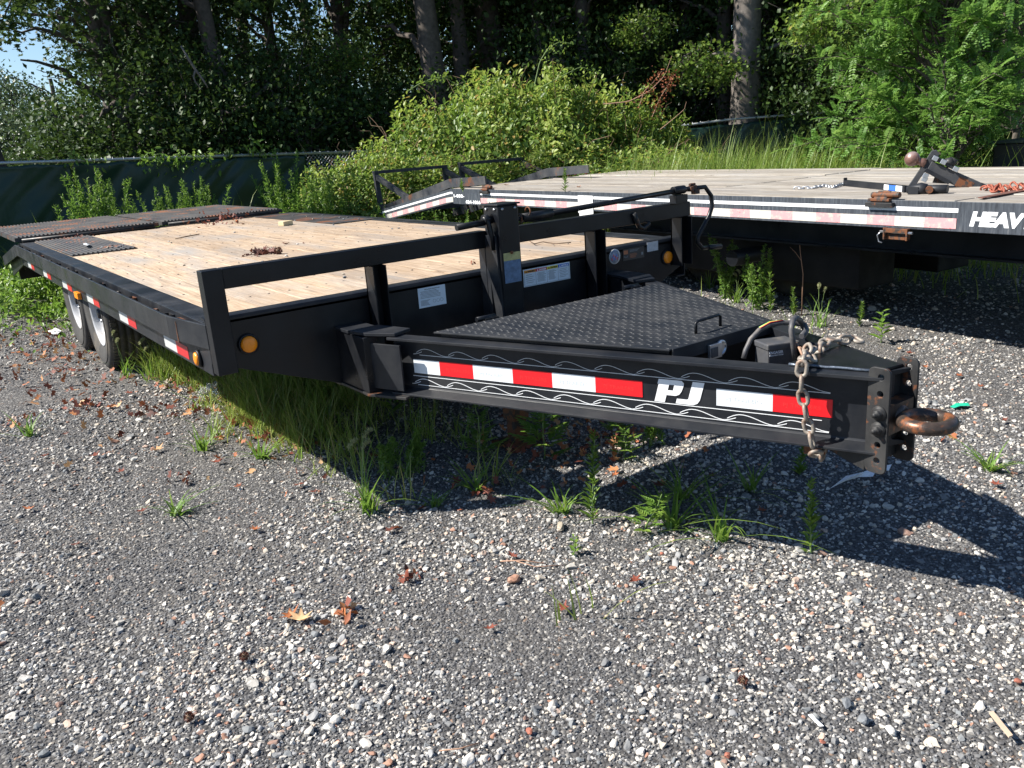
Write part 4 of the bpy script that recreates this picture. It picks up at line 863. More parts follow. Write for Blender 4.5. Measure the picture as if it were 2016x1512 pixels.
# ================================================================ FENCES
def screen(name, x0, y0, x1, y1, zt0, zt1, parent, m, zb=.05, n=220, k=26, amp=.030):
    V = []; F = []; dx, dy = x1-x0, y1-y0; L = math.hypot(dx, dy); nx_, ny_ = -dy/L, dx/L
    for i in range(n+1):
        t = i/n; zt = zt0+(zt1-zt0)*t
        for j in range(k+1):
            u = j/k; z = zb+(zt-zb)*u; s_ = t*L
            w_ = amp*(mnoise.noise(Vector((s_*1.1+u*1.4, u*1.3, 3)))*2.2+mnoise.noise(Vector((s_*2.6-u*3.4, u*1.2+s_, 9)))*1.6+abs(mnoise.noise(Vector((s_*5.0-u*7.0, u*2, 5))))*1.3)*(1-.5*(u > .97))
            zd = z-(.02*abs(math.sin(s_*5.2)) if j == k else 0); V.append((x0+dx*t+nx_*w_, y0+dy*t+ny_*w_, zd))
    for i in range(n):
        for j in range(k): a = i*(k+1)+j; F.append((a, a+k+1, a+k+2, a+1))
    me = bpy.data.meshes.new(name); me.from_pydata(V, [], F); me.materials.append(m); me.polygons.foreach_set('use_smooth', [True]*len(F)); o = obj(name, me, parent)
    so_ = o.modifiers.new('thick', 'SOLIDIFY'); so_.thickness = .002; return o
mS, nt, b = mat('green_screen'); v = coords(nt)
wv = noise(nt, v, 1.4, 5, .6); c = ramp(nt, wv, [(.3, (.005, .024, .018)), (.7, (.008, .036, .027))]); nt.links.new(c, b.inputs['Base Color']); b.inputs['Roughness'].default_value = .42; b.inputs['Specular IOR Level'].default_value = .4
bump(nt, b, noise(nt, coords(nt, 'Object', (1, 1, 1)), 90, 2), .15, .002)
def fence(label, pts, mesh_spans, solid_spans, post_step=2.4):
    root = empty('chain_link_fence', label, 'fence', (pts[0][0], pts[0][1], 0))
    def at(s):
        for a, b2 in zip(pts[:-1], pts[1:]):
            L = math.hypot(b2[0]-a[0], b2[1]-a[1])
            if s <= L or b2 is pts[-1]: t = s/L; return Vector((a[0]+(b2[0]-a[0])*t, a[1]+(b2[1]-a[1])*t, a[2]+(b2[2]-a[2])*t))
            s -= L
    tot = sum(math.hypot(b2[0]-a[0], b2[1]-a[1]) for a, b2 in zip(pts[:-1], pts[1:]))
    adopt(MB().tube([Vector(q)+Vector((0, .0, 0)) for q in pts], .021, 12).build('top_rail', GALV), root)
    s_ = 1.25
    while s_ < tot:
        q = at(s_); adopt(MB().cyl((q.x, q.y+.03, 0), (q.x, q.y+.03, q.z+.02), .03, 12).build('fence_post', BLACKD), root); s_ += post_step
    mb = MB(); n = int(tot/.14)
    for i in range(n): q = at((i+.5)*tot/n); mb.tube([q+Vector((.0, -.024, -.02)), q+Vector((0, -.02, .015)), q+Vector((0, .0, .034)), q+Vector((0, .02, .02))], .003, 5)
    o = mb.build('tie_wires', GALV); o['kind'] = 'stuff'; adopt(o, root)
    for a, b2 in solid_spans:
        A_, B_ = at(a), at(b2); o = screen('privacy_screen', A_.x, A_.y-.03, B_.x, B_.y-.03, A_.z-.025, B_.z-.025, None, mS); adopt(o, root)
    for a, b2 in mesh_spans:
        A_, B_ = at(a), at(b2); L = (B_-A_); L.z = 0; Lh = L.length; L.normalize(); mb = MB(); st = .062; H = A_.z-.03
        i = -int(H/st)
        while i*st < Lh:
            for sg in (1, -1):
                p0s = i*st; lo, hi = max(0, -p0s), min(H, Lh-p0s)
                if hi > lo:
                    q0, q1 = (lo, hi) if sg > 0 else (lo, hi)
                    za, zb_ = (.02+q0, .02+q1) if sg > 0 else (H-q0, H-q1)
                    mb.tube([A_+L*(p0s+q0)+Vector((0, -.01*sg, za-A_.z)), A_+L*(p0s+q1)+Vector((0, -.01*sg, zb_-A_.z))], .0025, 3, 0, False, False)
            i += 1
        o = mb.build('chain_mesh', GALV); o['kind'] = 'stuff'; adopt(o, root)
    return root
fence('long chain link fence with dark green screen behind the wooden deck', [(-2.2, 10.0, 1.60), (.4, 10.0, 1.52), (6.8, 10.0, 1.29)], [(6.85, 8.9)], [(0, 3.45), (3.5, 6.83)])
fence('far chain link fence with dark green screen behind the grey deck', [(9.2, 8.9, 1.27), (11.4, 7.05, 1.42), (14.8, 4.1, 1.42), (17.2, 1.8, 1.4)], [], [(1.4, 5.0), (5.05, 8.0)])

# ================================================================ VEGETATION
def leaf_part(P, D, Nm, L, Wd, T, tone, mi=0):
    V, F, k = leaves(P, D, Nm, L, Wd, T); return (V, F, tonef(tone, k), mi)
def crown_mesh(name, R3, nc, nl, ls, m, seed, T=T_OV, spread=.38, bottom=0, bark=BARK, zc=0, limbs=8, shell=.35):
    global rng; keep = rng; rng = np.random.default_rng(seed); R3 = np.array(R3)
    u = rdir(nc)*(shell+(1-shell)*rng.random((nc, 1))**.6)*R3; u[:, 2] += zc
    idx = rng.integers(0, nc, nl); P = u[idx]+rng.normal(size=(nl, 3))*spread*np.array([1, 1, .6])
    D = rdir(nl)+np.array([0, 0, -.35]); Nm = rdir(nl)*.8+np.array([0, 0, 1.]); L = ls*rng.uniform(.6, 1.25, nl)
    tone = np.clip(rng.beta(2, 2.2, nl)*.9+(idx % 7 == 0)*.15, 0, 1)
    parts = [leaf_part(P, D, Nm, L, L*rng.uniform(.6, .9, nl), T, tone)]
    for i in range(limbs):
        e = u[rng.integers(0, nc)]; s_ = np.array([0, 0, zc-R3[2]*.6+i*R3[2]*1.2/limbs]); q = curve_pts(s_, e, .25, 7, .06); V, F, t = tube_np(q, np.linspace(.07, .012, 7), 5); parts.append((V, F, t, 1))
    for i in range(nc // 2):
        e = u[rng.integers(0, nc)]; q = curve_pts(e*np.array([.55, .55, .9]), e+rng.normal(size=3)*.3, .1, 4, .04); V, F, t = tube_np(q, np.linspace(.016, .004, 4), 3); parts.append((V, F, t, 1))
    me = mesh_np(name, parts, [m, bark]); rng = keep; return me
CR1 = [crown_mesh('crown', (2.5, 2.5, 3.2), 60, 5000, .13, L_TREE, 11, T_MAP, .30), crown_mesh('crown', (2.2, 2.6, 3.2), 56, 4700, .125, L_TREE, 12, T_MAP, .28),
       crown_mesh('crown', (2.8, 2.4, 3.0), 130, 14000, .11, L_TREE, 13, T_OV, .42), crown_mesh('crown', (2.4, 2.4, 3.8), 130, 14000, .11, L_TREE, 14, T_OV, .42)]
CSP = crown_mesh('crown', (2.6, 2.4, 3.0), 44, 2700, .13, L_TREE, 16, T_MAP, .28)
CPALE = crown_mesh('crown', (2.2, 2.2, 2.6), 90, 9000, .14, L_PALE, 15, T_RH, .45)
def trunk_mesh(r, h, lean, seed, bark):
    global rng; keep = rng; rng = np.random.default_rng(seed); n = 16; t = np.linspace(0, 1, n); P = np.zeros((n, 3)); P[:, 2] = t*h; P[:, 0] = lean[0]*t*h+.12*np.sin(t*4+seed)*r*2; P[:, 1] = lean[1]*t*h
    rr = r*(1-.55*t)*(1+.5*np.exp(-t*22)); V, F, tt = tube_np(P, rr, 14)
    V = V+rng.normal(size=V.shape)*r*.03; parts = [(V, F, tt, 0)]
    for i in range(6 if r < .35 else 0):
        k = int(n*(.35+.1*i)); k = min(k, n-1); a = rng.uniform(0, 6.28); e = P[k]+np.array([math.cos(a)*1.5, math.sin(a)*1.5, .7]); q = curve_pts(P[k], e, .12, 7, .05); V, F, t2 = tube_np(q, np.linspace(rr[k]*.4, .015, 7), 6); parts.append((V, F, t2, 0))
    me = mesh_np('trunk', parts, [bark]); me.polygons.foreach_set('use_smooth', [True]*len(me.polygons)); rng = keep; return me
TR = {}
def tree(label, px, D, r, h, ci, cz, sc=1.0, lean=(0, 0), bark=BARK, coff=(0, 0), group='trees behind the fence', cme=None):
    x, y = along(px, D); root = empty('tree', label, 'tree', (x, y, 0), group)
    key = (r, h, lean, bark.name); 
    if key not in TR: TR[key] = trunk_mesh(r, h, lean, len(TR)+3, bark)
    t = obj('trunk', TR[key], root)
    for k, (dx, dy, z, s_) in enumerate([(coff[0], coff[1], cz, sc)]):
        me = cme or CR1[ci % 4]; c = obj('crown', me, root); c.location = (lean[0]*z+dx, lean[1]*z+dy, z); c.scale = (s_, s_, s_); c.rotation_euler.z = (px*.37) % 6.28
    return root
# px column, distance, trunk radius, height, crown, crown height, scale, lean
FR = [(8, 13.6, .36, 6.0, 0, 8.0, .5, (-.10, 0), 'thick dark trunk leaning out at the far left edge of the fence', BARK),
      (262, 18.0, .20, 7.6, 0, 5.0, .66, (-.03, 0), 'dark leafy tree nearest the open sky at the left', BARK),
      (285, 18.0, .17, 7.6, 1, 4.8, .85, (-.05, 0), 'slim dark trunk second from the open sky, forked crown', BARK),
      (345, 18.4, .28, 7.8, 0, 5.2, .9, (-.03, 0), 'stout black trunk left of the bare twisted branch', BARK),
      (425, 18.6, .22, 7.8, 1, 5.4, .85, (-.02, 0), 'dark trunk wrapped in leaves beside the brown leaning trunk', BARK),
      (478, 17.2, .19, 7.4, 1, 4.8, .8, (-.06, 0), 'straight brown trunk leaning left behind the screened fence', BARK),
      (570, 19.5, .15, 8.0, 1, 4.6, .95, (0, 0), 'thin tree with sky showing through its crown', BARK),
      (700, 19.5, .17, 8.4, 3, 5.4, .95, (.0, 0), 'dark tree behind the left flank of the bramble mound', BARK),
      (885, 17.0, .26, 9.0, 0, 6.6, .9, (-.07, 0), 'brown trunk with a sunlit patch above the bramble mound', BARK),
      (925, 18.5, .20, 9.0, 2, 6.6, .95, (-.02, 0), 'leaf covered trunk right of the sunlit patch trunk', BARK),
      (985, 19.5, .34, 9.4, 3, 6.6, 1.0, (-.04, 0), 'short thick trunk in the gloom above the mound', BARK),
      (1068, 19.0, .15, 9.6, 2, 6.6, 1.0, (.01, 0), 'slender dark trunk above the arching canes', BARK),
      (1163, 18.5, .17, 9.6, 0, 6.8, .95, (-.02, 0), 'black trunk above the right part of the mound', BARK),
      (1292, 20.0, .17, 9.6, 3, 6.0, 1.0, (0, 0), 'slim black trunk left of the pair beside the grey trunk', BARK),
      (1352, 19.5, .13, 9.6, 2, 6.2, 1.0, (0, 0), 'thin grey brown trunk between two dark trunks', BARK),
      (1427, 18.0, .17, 9.6, 3, 7.0, .95, (0, 0), 'black trunk close left of the large grey trunk', BARK),
      (1467, 16.6, .29, 9.6, 0, 7.6, .9, (.0, 0), 'large grey trunk standing at the far fence', BARKG),
      (1508, 18.0, .15, 9.6, 1, 6.6, 1.0, (0, 0), 'dark trunk close right of the large grey trunk', BARK),
      (1620, 18.5, .16, 9.6, 2, 5.6, 1.1, (0, 0), 'dark tree behind the silvery shrub', BARK),
      (1760, 17.5, .16, 9.6, 3, 5.6, 1.1, (0, 0), 'dark tree behind the bright locust', BARK),
      (1900, 17.0, .16, 9.6, 2, 5.6, 1.1, (0, 0), 'dark tree rising over the right of the locust', BARK),
      (2030, 16.5, .18, 9.6, 1, 5.2, 1.1, (0, 0), 'dark tree at the right edge over the black box', BARK)]
for px, D, r, h, ci, cz, s_, ln, lab, bk in FR: tree(lab, px, D, r, h, ci, cz, s_, ln, bk, cme=CSP if px in (478, 570, 425) else None, coff=(.55, 0) if px == 262 else (0, 0))
for i, (px, D, cz, s_) in enumerate([(380, 23, 4.0, .9), (520, 24, 2.8, .8), (640, 24, 2.4, .8), (850, 23, 5.0, 1.2), (860, 25, 6, 1.4), (980, 24, 5.4, 1.3), (1090, 25, 6, 1.4), (1200, 24, 5, 1.3), (1310, 25, 6, 1.4), (1420, 24, 5.2, 1.35), (1540, 24, 6, 1.4), (1660, 24, 5.4, 1.3), (1790, 23, 6, 1.4), (1930, 23, 5.4, 1.3), (2060, 22, 6, 1.4), (300, 26, 2.6, .8), (470, 28, 2.8, .9), (940, 30, 4.5, 1.7), (1150, 31, 5, 1.7), (1480, 30, 5, 1.7), (1850, 29, 5, 1.7)]):
    tree('tree deep in the shade of the wood behind the first row', px, D, .18, 9, i, cz, s_, (0, 0), BARK, group='trees deep in the wood')
for px, D, cz, s_, lab in ((60, 46, 3.6, 1.05, 'pale distant tree under the open sky at the left'), (-40, 44, 2.2, 1.1, 'pale distant tree cut by the left picture edge'), (140, 40, 2.2, 1.0, 'lower pale distant tree beside the dark crown at the left')):
    tree(lab, px, D, .15, 5, 0, cz, s_, cme=CPALE, group='pale trees in the distance')
# overhanging bough of the first tree against the sky
BGH = crown_mesh('bough', (1.3, 1.0, .8), 26, 1500, .15, L_TREE, 31, T_MAP, .22, limbs=3)
for px, D, z, s_, lab in ((185, 15.0, 4.15, .62, 'leafy bough of dark lobed leaves hanging against the blue sky'), (5, 13.5, 3.45, .34, 'small dark bough crossing the sky at the left edge')):
    x, y = along(px, D); o = obj('leafy_bough', BGH, label=lab, cat='branch'); o.location = (x, y, z); o.scale = (s_,)*3; o.rotation_euler.z = px*.1
# bare twisted branch, dead limbs by the grey trunk
x, y = along(420, 14.6)
mb = MB(); k = 14.2/CF
def bz(px, py, D):
    x, y = along(px, D); d = CF*CW+CR*(px-1008)-CU*(py-756); t = (x-CP[0])/d[0]; return Vector((x, y, CP[2]+t*d[2]))
mb.tube([bz(*q, 14.6) for q in ((398, 70), (410, 105), (418, 125), (430, 150), (436, 165))], [.012, .02, .02, .016, .01], 6).tube([bz(*q, 14.6) for q in ((418, 125), (412, 140), (414, 152), (424, 168))], [.016, .014, .012, .006], 6)
mb.build('dead_branch', BARKG, None, 0, label='pale bare twisted branch hanging in the dark trees at the left', cat='branch')
mb = MB(); mb.tube([bz(*q, 16.4) for q in ((1455, 128), (1440, 112), (1420, 104), (1400, 108))], [.09, .06, .045, .02], 8); mb.build('bare_limb', BARKG, None, 0, label='grey limb curving left from the large grey trunk', cat='branch')
mb = MB(); mb.tube([bz(*q, 16.6) for q in ((1512, 97), (1530, 88), (1560, 87), (1590, 93), (1620, 98))], [.03, .05, .055, .06, .05], 8); mb.build('bare_limb', BARKG, None, 0, label='pale horizontal limb right of the large grey trunk', cat='branch')

# shrubs in the shade behind the fences
SHR = [crown_mesh('foliage', (1.5, 1.2, 1.3), 60, 7000, .085, L_TREE, 41, T_RH, .3, limbs=5, zc=1.3), crown_mesh('foliage', (1.7, 1.3, 1.6), 70, 8000, .08, L_TREE, 42, T_RH, .32, limbs=5, zc=1.5)]
SHP = crown_mesh('foliage', (1.25, 1.0, .8), 60, 6000, .06, L_PALE, 43, T_RH, .26, limbs=5, zc=1.6)
SHG = crown_mesh('foliage', (.9, .8, .6), 34, 1700, .10, L_BUSH, 44, T_MAP, .22, limbs=4, zc=0)
for i, (px, D) in enumerate([(-30, 17.5), (60, 17.5), (130, 16.4), (200, 16.2), (270, 16.0), (345, 16.6), (420, 16.2), (500, 16.8), (580, 16.4), (650, 17.4), (730, 17), (820, 17.2), (1000, 18), (1120, 17.5), (1230, 17.5), (1330, 18.5), (1400, 19.5), (1520, 19), (1600, 16.8), (1700, 16.5), (1800, 16), (1900, 15.8), (2000, 15.5)]):
    x, y = along(px, D); r_ = empty('shrub', 'dark shrub growing in the shade behind the fence', 'shrub', (x, y, 0), 'shaded shrubs behind the fences'); c = obj('foliage', SHR[i % 2], r_); c.scale = (random.uniform(.85, 1.15),)*2+(random.uniform(.9, 1.3)*(.66 if px < 220 else 1),); c.rotation_euler.z = i*1.3
for px, D, s_, dz_, lab in ((1590, 17.6, 1.0, .55, 'silvery leaved shrub right of the large grey trunk'), (1700, 17.2, .95, .5, 'silvery leaved shrub half hidden by the locust')):
    x, y = along(px, D); r_ = empty('silver_shrub', lab, 'shrub', (x, y, 0)); c = obj('foliage', SHP, r_); c.scale = (s_,)*3; c.location.z = dz_
for px, py, D, s_, lab in ((1385, 135, 15.6, .65, 'sunlit light green maple spray left of the large grey trunk'), (1640, 40, 14, .75, 'yellow green leafy spray above the pale horizontal limb'), (1275, 60, 16.5, .55, 'sunlit leaf spray among black trunks above the canes'), (700, 110, 17.5, .6, 'sunlit leaf spray in the dark trees above the mound flank')):
    q = bz(px, py, D); o = obj('leaf_spray', SHG, label=lab, cat='branch'); o.location = q; o.scale = (s_,)*3; o.rotation_euler.z = px

# bramble mound
def bush_mesh(R3, nl, ls, m, seed, tonesh=0, T=T_OV, lump=.22):
    global rng; keep = rng; rng = np.random.default_rng(seed); R3 = np.array(R3)
    u = rdir(nl); u[:, 2] = np.abs(u[:, 2])*1.05-.08; nz = np.array([mnoise.noise(Vector(q*2.1)+Vector((seed, 0, 0)))+.5*mnoise.noise(Vector(q*5.3)+Vector((seed, 0, 0))) for q in u])
    r = (1+lump*nz)*(rng.random(nl)**.28); P = u*r[:, None]*R3
    D = rdir(nl)*.9+u*.5+np.array([0, 0, -.2]); Nm = u*1.2+rdir(nl)*.6+np.array([0, 0, .6]); L = ls*rng.uniform(.6, 1.4, nl)
    tone = np.clip(rng.beta(2.2, 2.4, nl)+nz*.35+tonesh, 0, .84); tone[rng.random(nl) < .055] = .97
    parts = [leaf_part(P, D, Nm, L, L*.62, T, tone)]
    for i in range(75):
        e = unit(rng.normal(size=(1, 3)))[0]; e[2] = abs(e[2]); e = e*R3*rng.uniform(.9, 1.12); s_ = e*.5; q = curve_pts(s_, e+rng.normal(size=3)*.2, .15, 6, .03); V, F, t = tube_np(q, np.linspace(.007, .003, 6), 3); parts.append((V, F, t, 1))
    me = mesh_np('foliage', parts, [m, TWIG]); rng = keep; return me
BM = [bush_mesh((1.9, 1.3, 1.75), 30000, .070, L_BUSH, 51, .12, T_OV, .26), bush_mesh((1.6, 1.2, 1.5), 22000, .066, L_BUSH, 52, .06, T_OV, .26), bush_mesh((1.2, 1.0, 1.3), 15000, .060, L_BUSH, 53, .16, T_OV, .24)]
for px, D, bi, s_, zs, lab in ((990, 14.2, 0, 1.15, 1.18, 'tallest hump of the bramble mound behind the raised ramp stands'), (860, 14.4, 1, 1.1, 1.18, 'left hump of the bramble mound with a curling vine on top'), (760, 13.2, 1, .95, .98, 'low left flank of the bramble mound beside the fence mesh'),
                          (1110, 14.4, 0, 1.05, 1.25, 'bramble hump under the arching canes'), (1230, 14.2, 1, 1.1, 1.15, 'right bramble hump below the reddish dead stalks'), (1330, 12.6, 2, 1.0, .85, 'small bramble bush at the right foot of the mound'),
                          (690, 12.6, 2, .95, 1.05, 'bushy pale green weed shrub in front of the fence mesh end'), (900, 13.0, 2, 1.1, .85, 'low bush in front of the mound beside the ramp stand'), (1060, 12.9, 1, .95, .75, 'low bramble skirt right behind the second ramp stand'), (1200, 12.9, 1, 1.0, .75, 'low bramble skirt behind the rear of the grey deck')):
    x, y = along(px, D); r_ = empty('bramble_bush', lab, 'bush', (x, y, 0), 'bushes of the bramble mound'); c = obj('foliage', BM[bi], r_); c.scale = (s_, s_, zs*s_); c.rotation_euler.z = px*.7
def cane(label, pts, D, r=.008, leafy=40, m=STEM, lm=L_BUSH, ls=.055, seed=0, name='arching_cane'):
    P = np.array([tuple(bz(px, py, D)) for px, py in pts]); t = np.linspace(0, 1, 24); tt = np.linspace(0, 1, len(P)); q = np.stack([np.interp(t, tt, P[:, k]) for k in range(3)], 1); q[1:-1] = (q[:-2]+q[1:-1]*2+q[2:])/4
    V, F, tn = tube_np(q, np.linspace(r, r*.35, 24), 5); parts = [(V, F, tn, 0)]
    if leafy:
        b_ = q[rng.integers(2, 24, leafy)]+rng.normal(size=(leafy, 3))*.05; L = ls*rng.uniform(.6, 1.3, leafy); parts.append(leaf_part(b_, rdir(leafy), rdir(leafy)+np.array([0, 0, .8]), L, L*.6, T_OV, rng.uniform(.3, .85, leafy), 1))
    return obj(name, mesh_np(name, parts, [m, lm]), label=label, cat='branch')
cane('tall arching green cane rising from the right of the mound', [(1060, 165), (1072, 120), (1090, 92), (1112, 80), (1135, 84)], 13.2, .010, 70)
cane('curling leafy vine tip on the left hump of the mound', [(815, 178), (840, 162), (870, 150), (895, 152), (915, 175), (925, 195)], 13, .009, 130)
cane('long cane bending down to the right of the tall one', [(1075, 170), (1110, 150), (1150, 130), (1190, 145)], 13, .008, 60)
cane('bare yellow cane reaching to the right picture side of the mound', [(1190, 205), (1240, 200), (1280, 180), (1310, 150), (1325, 110)], 12.8, .009, 0, DSTEM)
cane('bare thin stalk bending over the long weeds', [(1300, 255), (1325, 235), (1348, 215), (1352, 200)], 12.5, .006, 0, DSTEM)
cane('reddish dead seed stalk leaning left', [(1260, 210), (1270, 180), (1290, 160), (1305, 140)], 12.6, .006, 140, DSTEM, L_DRY, .03)
cane('reddish dead seed stalk standing tallest beside the canes', [(1285, 230), (1300, 195), (1318, 165), (1328, 150)], 12.6, .007, 220, DSTEM, L_DRY, .035)

# locust: branches with compound leaves
def frond_mesh_parts(P, D, L, tone, rngl):
    k = 9; out = []; n = len(P); D = unit(D); side = unit(np.cross(D, np.array([0, 0, 1.])+rdir(n)*.35)); upv = np.cross(side, D)
    Q = []; DD = []; NN = []; TT = []; LL = []
    for j in range(k):
        t = (j+1)/k; droop = -(t**2)*.25; c = P+D*(L*t)[:, None]+upv*0+np.array([0, 0, 1.])*(L*droop)[:, None]
        for sg in (-1, 1):
            Q.append(c); DD.append(side*sg+D*.35+np.array([0, 0, -.12])); NN.append(upv+rdir(n)*.6); TT.append(tone); LL.append(L*.19*(1-.35*abs(t-.5)))
    Q = np.concatenate(Q); LLc = np.concatenate(LL); return leaf_part(Q, np.concatenate(DD), np.concatenate(NN), LLc, LLc*.70, T_OV, np.concatenate(TT)), None
def locust(label, x, y, h, nbr, seed, zlo=.5, R_=1.5, fl=.26, nf=14, loc_name='locust_tree'):
    global rng; keep = rng; rng = np.random.default_rng(seed); root = empty(loc_name, label, 'tree', (x, y, 0)); parts = []; FP = []; FD = []
    tr = curve_pts((0, 0, 0), (.1, .1, h), 0, 12, .03); V, F, t = tube_np(tr, np.linspace(.05, .012, 12), 8); tp = [(V, F, t, 0)]
    for i in range(nbr):
        z0 = zlo+(h-zlo)*rng.random(); a = rng.uniform(0, 6.28); rr = R_*(1-.35*z0/h)*rng.uniform(.45, 1.1); e = np.array([math.cos(a)*rr, math.sin(a)*rr, z0+rng.uniform(.0, .6)])
        q = curve_pts((0, 0, z0*.8), e, .12, 8, .03); V, F, t = tube_np(q, np.linspace(.014, .003, 8), 4); tp.append((V, F, t, 0))
        for j in range(nf):
            s_ = rng.uniform(.35, 1); k = s_*7; k0 = int(k); b_ = q[min(k0, 6)]*(1-(k-k0))+q[min(k0+1, 7)]*(k-k0); FP.append(b_); dd = rng.normal(size=3)*.8+(e/np.linalg.norm(e))*.9; dd[2] -= .15; FD.append(dd)
    FP = np.array(FP); FD = np.array(FD); L = fl*rng.uniform(.65, 1.2, len(FP)); tone = np.clip(rng.beta(2, 2, len(FP)), 0, 1); lp, _ = frond_mesh_parts(FP, FD, L, tone, rng)
    obj('trunk', mesh_np('trunk', tp, [BARK]), root); obj('crown', mesh_np('crown', [lp], [L_LOC]), root); rng = keep
lx, ly = along(1850, 10.3); locust('bright green locust with feathery leaves behind the grey deck', lx, ly, 3.5, 130, 61, .8, 1.55, .205, 36)
lx, ly = along(2000, 13.0); locust('taller locust at the right edge above the black box', lx, ly, 4.2, 110, 62, 1.2, 1.7, .21, 32)
lx, ly = along(1878, 9.6); locust('young locust shoot left of the black storage box', lx, ly, 1.5, 34, 63, .5, .55, .18, 14)

# grass blades and weeds
def blades(P, L, Wd, lean, tone, seg=4, droop=.5):
    n = len(P); a = rng.uniform(0, 6.28, n); H = np.stack([np.cos(a), np.sin(a), np.zeros(n)], 1); S = np.stack([-np.sin(a), np.cos(a), np.zeros(n)], 1)
    ln = np.abs(lean*rng.normal(size=n)); V = np.zeros((n, 2*seg+1, 3)); dr = droop*rng.uniform(.3, 1.2, n)
    for j in range(seg+1):
        t = j/seg; c = P+H*(L*(ln*t+dr*t*t*.6))[:, None]; c[:, 2] = P[:, 2]+L*(t-dr*.45*t*t*t); w_ = (Wd*(1-t**1.6)/2)[:, None]
        if j < seg: V[:, 2*j] = c-S*w_; V[:, 2*j+1] = c+S*w_
        else: V[:, 2*seg] = c
    F = []
    for j in range(seg-1): F += [(2*j, 2*j+1, 2*j+3), (2*j, 2*j+3, 2*j+2)]
    F.append((2*seg-2, 2*seg-1, 2*seg)); F = np.array(F); k = len(F); FF = F[None]+(np.arange(n)*(2*seg+1))[:, None, None]
    return (V.reshape(-1, 3), FF.reshape(-1, 3), np.repeat(tone, k), 0)
def patch(name, label, cx, cy, sx, sy, n, L, Wd, rot=0, tone=(.3, .8), lean=.35, cluster=0, droop=.5, m=L_GRASS):
    if cluster:
        cc = rng.normal(size=(cluster, 2))*np.array([sx, sy]); P2 = cc[rng.integers(0, cluster, n)]+rng.normal(size=(n, 2))*.035
    else: P2 = rng.normal(size=(n, 2))*np.array([sx, sy])
    c_, s_ = math.cos(rot), math.sin(rot); X_ = cx+P2[:, 0]*c_-P2[:, 1]*s_; Y_ = cy+P2[:, 0]*s_+P2[:, 1]*c_; P = np.stack([X_, Y_, ghv(X_, Y_)], 1)
    Ls = L*np.exp(rng.normal(0, .35 if L < .5 else .14, n)); return obj(name, mesh_np(name, [blades(P, Ls, Wd*rng.uniform(.6, 1.3, n), lean, rng.uniform(tone[0], tone[1], n), 4, droop)], [m]), kind='stuff', label=label)
patch('grass', 'long grass growing out from under the front corner of the deck', .82, 1.5, .18, .62, 3600, .145, .006, 0, (.3, 1.0), .6, 260)
patch('grass', 'grass edge in the sun along the shadow of the deck', .56, 1.2, .10, .60, 1700, .13, .006, 0, (.5, 1.0), .6, 150)
patch('grass', 'grass beside the front wheel', .42, 2.65, .07, .18, 420, .22, .006, 0, (.4, .95), .5, 26)
patch('grass', 'grass under the deck behind the tongue', 1.9, 1.9, .35, .5, 700, .15, .006, 0, (.2, .7), .45, 90)
patch('grass', 'tall grass between the two trailers', 3.15, 1.5, .20, .75, 1500, .17, .006, .1, (.3, .9), .5, 70)
patch('grass', 'rough grass under the grey trailer', 6.4, 2.5, .5, 1.6, 3600, .26, .009, .1, (.4, 1.0), .5)
patch('grass', 'sunlit grass behind the grey trailer', 7.4, 2.0, .5, 2.6, 5200, .34, .010, .1, (.4, 1.0), .5)
gx_, gy_ = along(1440, 10.9)
patch('tall_grass', 'tall plumed grass in front of the far fence', gx_, gy_, .80, .5, 2800, 1.12, .011, -.7, (.25, .9), .22, 0, .35)
gx_, gy_ = along(1560, 10.6)
patch('tall_grass', 'tall leaning grass before the far screen', gx_, gy_, 1.1, .45, 2300, 1.0, .012, -.7, (.25, .85), .4, 0, .5)
gx_, gy_ = along(1700, 10.0)
patch('tall_grass', 'tall grass under the locust', gx_, gy_, 1.0, .45, 1800, .95, .012, -.9, (.25, .85), .4, 0, .5)
patch('grass', 'grass strip along the long fence', 2.6, 9.3, 2.6, .35, 3500, .42, .010, 0, (.2, .8), .4)
# low leafy ground cover by the rear wheels
def cover(name, label, cx, cy, sx, sy, n, L, h, m=L_WEED, T=T_OV, tone=(.2, 1)):
    x = rng.normal(cx, sx, n); y = rng.normal(cy, sy, n); hh = h*(.5+np.array([mnoise.noise(Vector((a*2.2, b_*2.2, 5))) for a, b_ in zip(x, y)]))
    z = np.clip(hh, .02, None)*rng.random(n)**.6+.01; P = np.stack([x, y, z], 1); Ls = L*rng.uniform(.5, 1.4, n)
    return obj(name, mesh_np(name, [leaf_part(P, rdir(n)*1.0+np.array([0, 0, .4]), rdir(n)*.7+np.array([0, 0, 1.]), Ls, Ls*.55, T, rng.uniform(tone[0], tone[1], n))], [m]), kind='stuff', label=label)
cover('ground_cover', 'low green weeds behind the rear wheels', .3, 7.6, .9, 1.1, 15000, .055, .34)
cover('ground_cover', 'low weeds under the rear of the deck', 1.6, 6.6, .8, .9, 4500, .05, .28)
cover('ground_cover', 'weeds between grey deck and mound', 4.6, 7.6, 1.4, .6, 9000, .055, .6)
cover('ground_cover', 'weeds behind the grey deck', 8.2, 4.6, 1.0, 1.4, 9000, .06, .6, L_BUSH)
cover('leaf_litter', 'brown leaf litter on the gravel near the wheels', -.05, 3.9, .24, 1.2, 300, .05, .02, L_DRY, T_MAP)
cover('leaf_litter', 'brown leaf litter along the grass edge', .45, 1.5, .12, .8, 260, .045, .02, L_DRY, T_MAP)
cover('leaf_litter', 'brown leaf litter under the tongue', 1.6, -.3, .35, .2, 260, .04, .02, L_DRY, T_MAP)
cover('leaf_litter', 'leaf litter beneath the trees', 4, 11.5, 4, 1.2, 2500, .08, .03, L_DRY, T_MAP)

